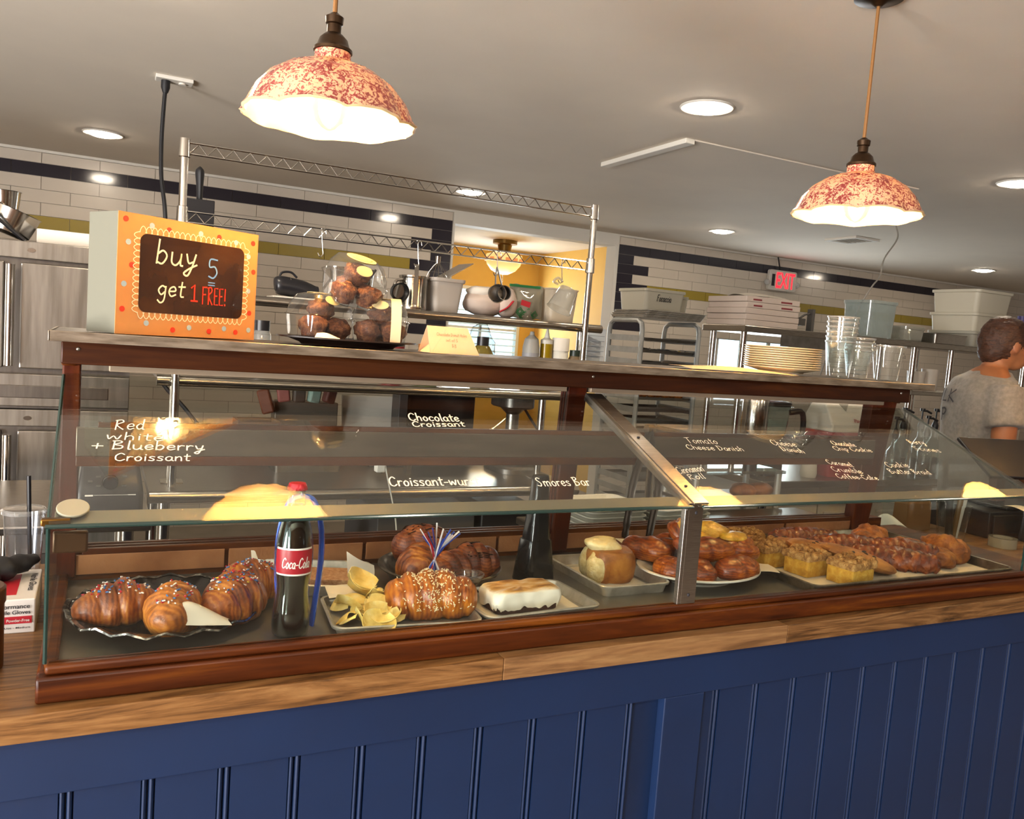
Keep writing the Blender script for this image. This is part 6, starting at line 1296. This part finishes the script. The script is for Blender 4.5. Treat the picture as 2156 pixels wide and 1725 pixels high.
for lab, c, dx, dy, r_, ln in MK:
    g = G(); g.cyl((2.5+dx*.5, 1.73+dy*.5, .926), (2.5+dx*1.5, 1.73+dy*1.3, .926+ln), r_, n=12); g.cyl((2.5+dx*1.28, 1.73+dy*1.15, .926+ln*.72), (2.5+dx*1.51, 1.73+dy*1.31, .926+ln+.002), r_*1.08, n=12); tag(g.o('marker_pen', M('pen'+c, c, .35)), lab+' standing in the clear cup right of the case', 'pen', 'pens in the cup')
t = thing('kraft_bag', 'folded brown kraft paper bag standing behind the scones', 'bag', (2.5, 1.88, .9205))
g = G(); g.loft([[(x, y_, 0) for x, y_ in ((-.06, -.03), (.06, -.03), (.06, .03), (-.06, .03))], [(x, y_, .09) for x, y_ in ((-.06, -.025), (.06, -.025), (.06, .025), (-.06, .025))], [(x, y_, .13) for x, y_ in ((-.03, -.004), (.05, -.004), (.05, .004), (-.03, .004))]]); g.o('bag', M('kraft_brown', '#7A5732', .8, bump=.3, bs=30), t, False, smooth=0)
paper_sheet('cleaning_cloth', 'crumpled white cloth lying behind the large pan', [[(2.28, 1.8, .935), (2.33, 1.79, .96), (2.4, 1.78, .93)], [(2.28, 1.84, .96), (2.33, 1.84, .985), (2.4, 1.83, .935)], [(2.28, 1.88, .94), (2.33, 1.88, .96), (2.4, 1.87, .93)]], M('cloth_white', '#D2D2CA', .9), 'cloth', .004)
t = thing('tape_roll', 'roll of clear tape lying at the right end of the pan', 'tape', (2.6, 1.62, .9205)); g = G(); g.lathe([(.03, 0), (.042, 0), (.042, .03), (.03, .03)], 28, c0=False, c1=False); g.loft([[(.03*math.cos(a*pi/14), .03*math.sin(a*pi/14), z) for a in range(28)] for z in (0, .03)], False, False); g.o('roll', GL('tape_film', '#D8D4C8', 1.5, .5, '#C8C0B0'), t, False)
t = thing('tablet_stand', 'dark point-of-sale tablet tilted on its stand before the worker', 'tablet', (2.82, 1.8, 1.0105))
g = G(); g.box((.04, 0, .165), (.3, .2, .014), rz=-.2, rx=.6); g.o('tablet', BLACK, t, False, bevel=.004)
g = G(); g.box((.04, .03, .085), (.05, .03, .16), rx=-.1); g.o('stem', M('stand_brown', '#6A4C40', .5), t, False, bevel=.003); g = G(); g.bx(-.06, .14, -.08, .1, 0, .012); g.o('foot', BLACK, t, False, bevel=.004)
t = thing('card_terminal', 'black card machine with a white receipt on the counter', 'card terminal', (2.84, 1.58, .9205)); g = G(); g.loft([[(x, y_, 0) for x, y_ in rrect(.16, .2, .02)], [(x, y_, .05+.03*(y_ > 0)) for x, y_ in rrect(.15, .19, .02)]]); g.o('body', BLACK, t, False, bevel=.003)
g = G(); g.surf(lambda u, v: (-.06+.06*u, .06+.1*v, .085+.02*math.sin(v*2)), 4, 6, .0005); g.o('receipt', PAPER, t, False)
t = thing('cash_drawer', 'black metal cash drawer under the tilted tablet', 'cash drawer', (2.92, 1.83, .9205))
g = G(); g.bx(2.66, 3.2, 1.71, 1.945, .9205, 1.01); g.o('case', BLACK, t, smooth=0, bevel=.004)
g = G(); g.bx(2.675, 3.185, 1.702, 1.711, .935, .998); g.o('drawer_front', M('drawer_black', '#0F0F11', .5), t, smooth=0, bevel=.002)
g = G(); g.cyl((2.93, 1.703, .967), (2.93, 1.697, .967), .009, n=16); g.o('lock', CHROME, t)
g = G(); g.tube([(2.62, 1.52, .925), (2.7, 1.5, .93), (2.78, 1.49, .932)], .006, 8, flat=.5); tag(g.o('butter_knife', CHROME), 'steel table knife lying on the counter right of the pan', 'knife')

# back room lamp
t = thing('schoolhouse_lamp', 'glowing milk-glass schoolhouse ceiling lamp in the yellow back room', 'ceiling lamp', (3.5, 7.4, 2.4))
g = G(); g.lathe([(.001, 0), (.12, 0), (.12, -.035), (.07, -.045), (.06, -.1), (.085, -.11), (.001, -.11)], 32); g.o('brass_base', M('aged_brass', '#7A6236', .35, .9), t, False)
g = G(); g.lathe([(.06, -.105), (.09, -.115), (.175, -.14), (.182, -.17), (.165, -.235), (.12, -.29), (.05, -.325), (.001, -.33)], 36, c0=True); g.o('globe', M('milk_glass', '#F0C890', .3, emis='#FFC27A', es=.7), t, False)
g = G()
for k in range(14):
    a = 2*pi*k/14; g.box((.181*math.cos(a), .181*math.sin(a), -.19), (.012, .045, .03), rz=a)
g.o('painted_band', M('lamp_band', '#D88A4A', .4, emis='#F0965A', es=.45), t, False)
g = G(); g.tube([(0, 0, -.33), (0, 0, -.4)], .004, 6); g.o('pull_chain', CHROME, t, False)
l = bpy.data.lights.new('globe_light', 'POINT'); l.energy = 8; l.color = (1, .78, .48); l.shadow_soft_size = .18
lo = bpy.data.objects.new('globe_light', l); COL.objects.link(lo); lo.parent = t; lo.location = (0, 0, -.5)

# ================================================================ the worker
def remesh(g, name, mat, parent, vox=.012, smooth_it=6, extra=None):
    me = g.mesh(name, None, 0); ob = bpy.data.objects.new(name, me); COL.objects.link(ob)
    m = ob.modifiers.new('r', 'REMESH'); m.mode = 'VOXEL'; m.voxel_size = vox
    s = ob.modifiers.new('s', 'SMOOTH'); s.factor = .5; s.iterations = smooth_it
    bpy.context.view_layer.update(); dg = bpy.context.evaluated_depsgraph_get()
    m2 = bpy.data.meshes.new_from_object(ob.evaluated_get(dg)); bpy.data.objects.remove(ob)
    m2.materials.clear(); m2.materials.append(mat); m2.shade_smooth()
    if extra:
        for v in m2.vertices: v.co = extra(v.co)
    o = bpy.data.objects.new(name, m2); COL.objects.link(o); o.parent = parent; return o
# local frame: +x is where he faces, z up, origin between the feet
PX, PY = 3.49, 2.33
t = thing('person', 'man with short brown hair in a grey T-shirt working behind the counter', 'person', (PX, PY, 0), -.52)
def limb(g, pts, rr, n=16): g.tube(catmull(pts, 5), [rr[0]]*0+[x for x in [v.x for v in catmull([(q, 0, 0) for q in rr], 5)]], n)
def torso(g, e=0):
    rings = []
    for z, cx_, a, b in ((.88, .0, .115, .165), (.98, -.005, .12, .165), (1.08, -.01, .12, .165), (1.2, -.015, .125, .175), (1.3, -.02, .128, .19), (1.38, -.02, .118, .195), (1.44, -.012, .09, .17), (1.475, .0, .066, .11), (1.495, .012, .056, .07)):
        rings.append([(cx_+(a+e)*math.cos(2*pi*j/28), (b+e)*math.sin(2*pi*j/28), z) for j in range(28)])
    g.loft(rings)
HX, HZ = .055, 1.595
g = G(); torso(g)
limb(g, [(-.0, 0, 1.42), (.015, 0, 1.48), (.035, 0, 1.54)], [.065, .054, .052])
g.ell((HX, 0, HZ+.008), (.098, .077, .105), 28, 20); g.ell((HX+.045, 0, HZ-.05), (.052, .05, .058), 20, 14)   # skull, jaw
g.ell((HX+.1, 0, HZ-.012), (.02, .014, .02), 12, 8); g.ell((HX+.09, 0, HZ-.06), (.014, .022, .01), 12, 8)       # nose, lips
for s_ in (-1, 1):
    g.ell((HX+.005, s_*.079, HZ-.01), (.02, .01, .03), 12, 10)                                                  # ears
    sh = (-.015, s_*.185, 1.4)
    el_ = (-.01, s_*.225, 1.14) if s_ < 0 else (.06, s_*.2, 1.15); wr = (.2, s_*.2, .99) if s_ < 0 else (.3, s_*.12, 1.05)
    limb(g, [sh, ((sh[0]+el_[0])/2, (sh[1]+el_[1])/2, (sh[2]+el_[2])/2), el_, ((el_[0]+wr[0])/2, (el_[1]+wr[1])/2, (el_[2]+wr[2])/2), wr], [.056, .05, .044, .04, .028])
    hd = Vector(wr)+(Vector(wr)-Vector(el_)).normalized()*.045; d = (Vector(wr)-Vector(el_)).normalized(); sd = Vector((0, 1, 0)); upv = d.cross(sd)
    g.ell(hd, (.045, .034, .018), 14, 10, ry=.6)
    for k in range(4):
        b_ = hd+d*.03+sd*(-.024+.016*k); ln = (.062, .072, .068, .052)[k]; limb(g, [b_, b_+d*ln*.5-upv*.006, b_+d*ln*.8-upv*.024], [.0095, .009, .007], 10)
    b_ = hd+sd*(-s_)*.03; limb(g, [b_, b_+d*.02+sd*(-s_)*.022, b_+d*.045+sd*(-s_)*.026-upv*.01], [.012, .0105, .008], 10)
    hp_ = (.0, s_*.085, .9); kn = (.02, s_*.095, .48); an = (-.01, s_*.1, .09)
    limb(g, [hp_, (.015, s_*.09, .7), kn, (.0, s_*.097, .28), an], [.09, .082, .06, .052, .04]); limb(g, [an, (.05, s_*.1, .045), (.13, s_*.105, .035)], [.042, .04, .032])
SKIN = M('skin', '#9C6744', .5, col2='#8E5A3E', ns=9, bump=.05, bs=200)
remesh(g, 'body', SKIN, t, .0085, 3)
# grey T-shirt
g = G(); torso(g, .017); g.v = [(x, y_, z-.014 if z > 1.46 else z) for x, y_, z in g.v]
for s_ in (-1, 1):
    sh = (-.015, s_*.165, 1.415); el_ = (-.01, s_*.225, 1.14) if s_ < 0 else (.06, s_*.2, 1.15)
    mid = Vector(sh).lerp(Vector(el_), .62); limb(g, [sh, Vector(sh).lerp(Vector(el_), .3), mid], [.075, .076, .079])
SHIRT = M('heather_grey', '#86827E', .9, col2='#76726E', ns=60, bump=.25, bs=30, sheen=.2)
def fold(c):
    k = .006*noise.noise(Vector((c.x*9, c.y*9, c.z*5)))+.004*noise.noise(Vector((c.x*22, c.y*22, c.z*9)))
    q = Vector((c.x, c.y, 0)).normalized(); return c+q*k
remesh(g, 'shirt', SHIRT, t, .011, 4, fold)
# lettering on the back of the shirt
BK = M('shirt_print', '#3E3C40', .9)
for s, z, w, h in (('ILK', 1.335, .13, .03), ('P', 1.25, .05, .03)):
    st, tot = strokes(s); g = G()
    for q in st:
        mp = [(a/tot*w-w/2, b*h) for a, b in q]
        def put(a, b, z=z):
            zz = z+b; k = .146 if zz < 1.36 else .146-(zz-1.36)*.35; yy = -a
            return (-.02-.004-k*math.sqrt(max(.05, 1-(yy/.215)**2)), yy, zz)
        ribbon(g, mp, .008, put)
    g.o('shirt_lettering', BK, t, False, smooth=0)
# trousers
g = G()
for s_ in (-1, 1):
    limb(g, [(.0, s_*.085, .9), (.015, s_*.09, .7), (.02, s_*.095, .48), (.0, s_*.097, .28), (-.01, s_*.1, .1)], [.106, .098, .078, .07, .062])
g.loft([[(cx_+a*math.cos(2*pi*j/24), b*math.sin(2*pi*j/24), z) for j in range(24)] for z, cx_, a, b in ((.84, 0, .12, .17), (.95, 0, .128, .175), (.99, 0, .128, .172))])
remesh(g, 'trousers', M('dark_denim', '#1E2430', .9, bump=.2, bs=120), t, .014, 3)
# short brown hair: a cap hugging the skull, broken up by clumps
g = G(); g.ell((HX-.012, 0, HZ+.02), (.103, .085, .108), 36, 24, .07, 40, 4); g.ell((HX-.05, 0, HZ-.035), (.058, .066, .055), 28, 18, .08, 45, 6)
def trim(c): return c if not (c.x > HX+.045 and c.z < HZ+.055) else Vector((HX+.04+(c.x-HX-.045)*.2, c.y*.9, c.z))
HAIR = M('brown_hair', '#2E1A10', .55, col2='#4A2A18', ns=40, stretch=(1, 1, 5), bump=.9, bs=90)
remesh(g, 'hair', HAIR, t, .006, 1, lambda c: trim(c)+Vector((c.x-HX, c.y, c.z-HZ)).normalized()*.0035*noise.noise(c*130))
for s_ in (-1, 1):
    g = G(); g.ell((HX+.086, s_*.03, HZ+.012), (.008, .011, .008), 12, 8); g.o('eye', M('eye_white', '#D8D0C8', .3), t, False)
    g = G(); g.ell((HX+.0925, s_*.03, HZ+.012), (.003, .005, .005), 10, 6); g.o('pupil', INK, t, False)
    g = G(); g.tube(catmull([(HX+.092, s_*.015, HZ+.03), (HX+.094, s_*.03, HZ+.034), (HX+.086, s_*.048, HZ+.028)], 4), .004, 6); g.o('eyebrow', HAIR, t, False)
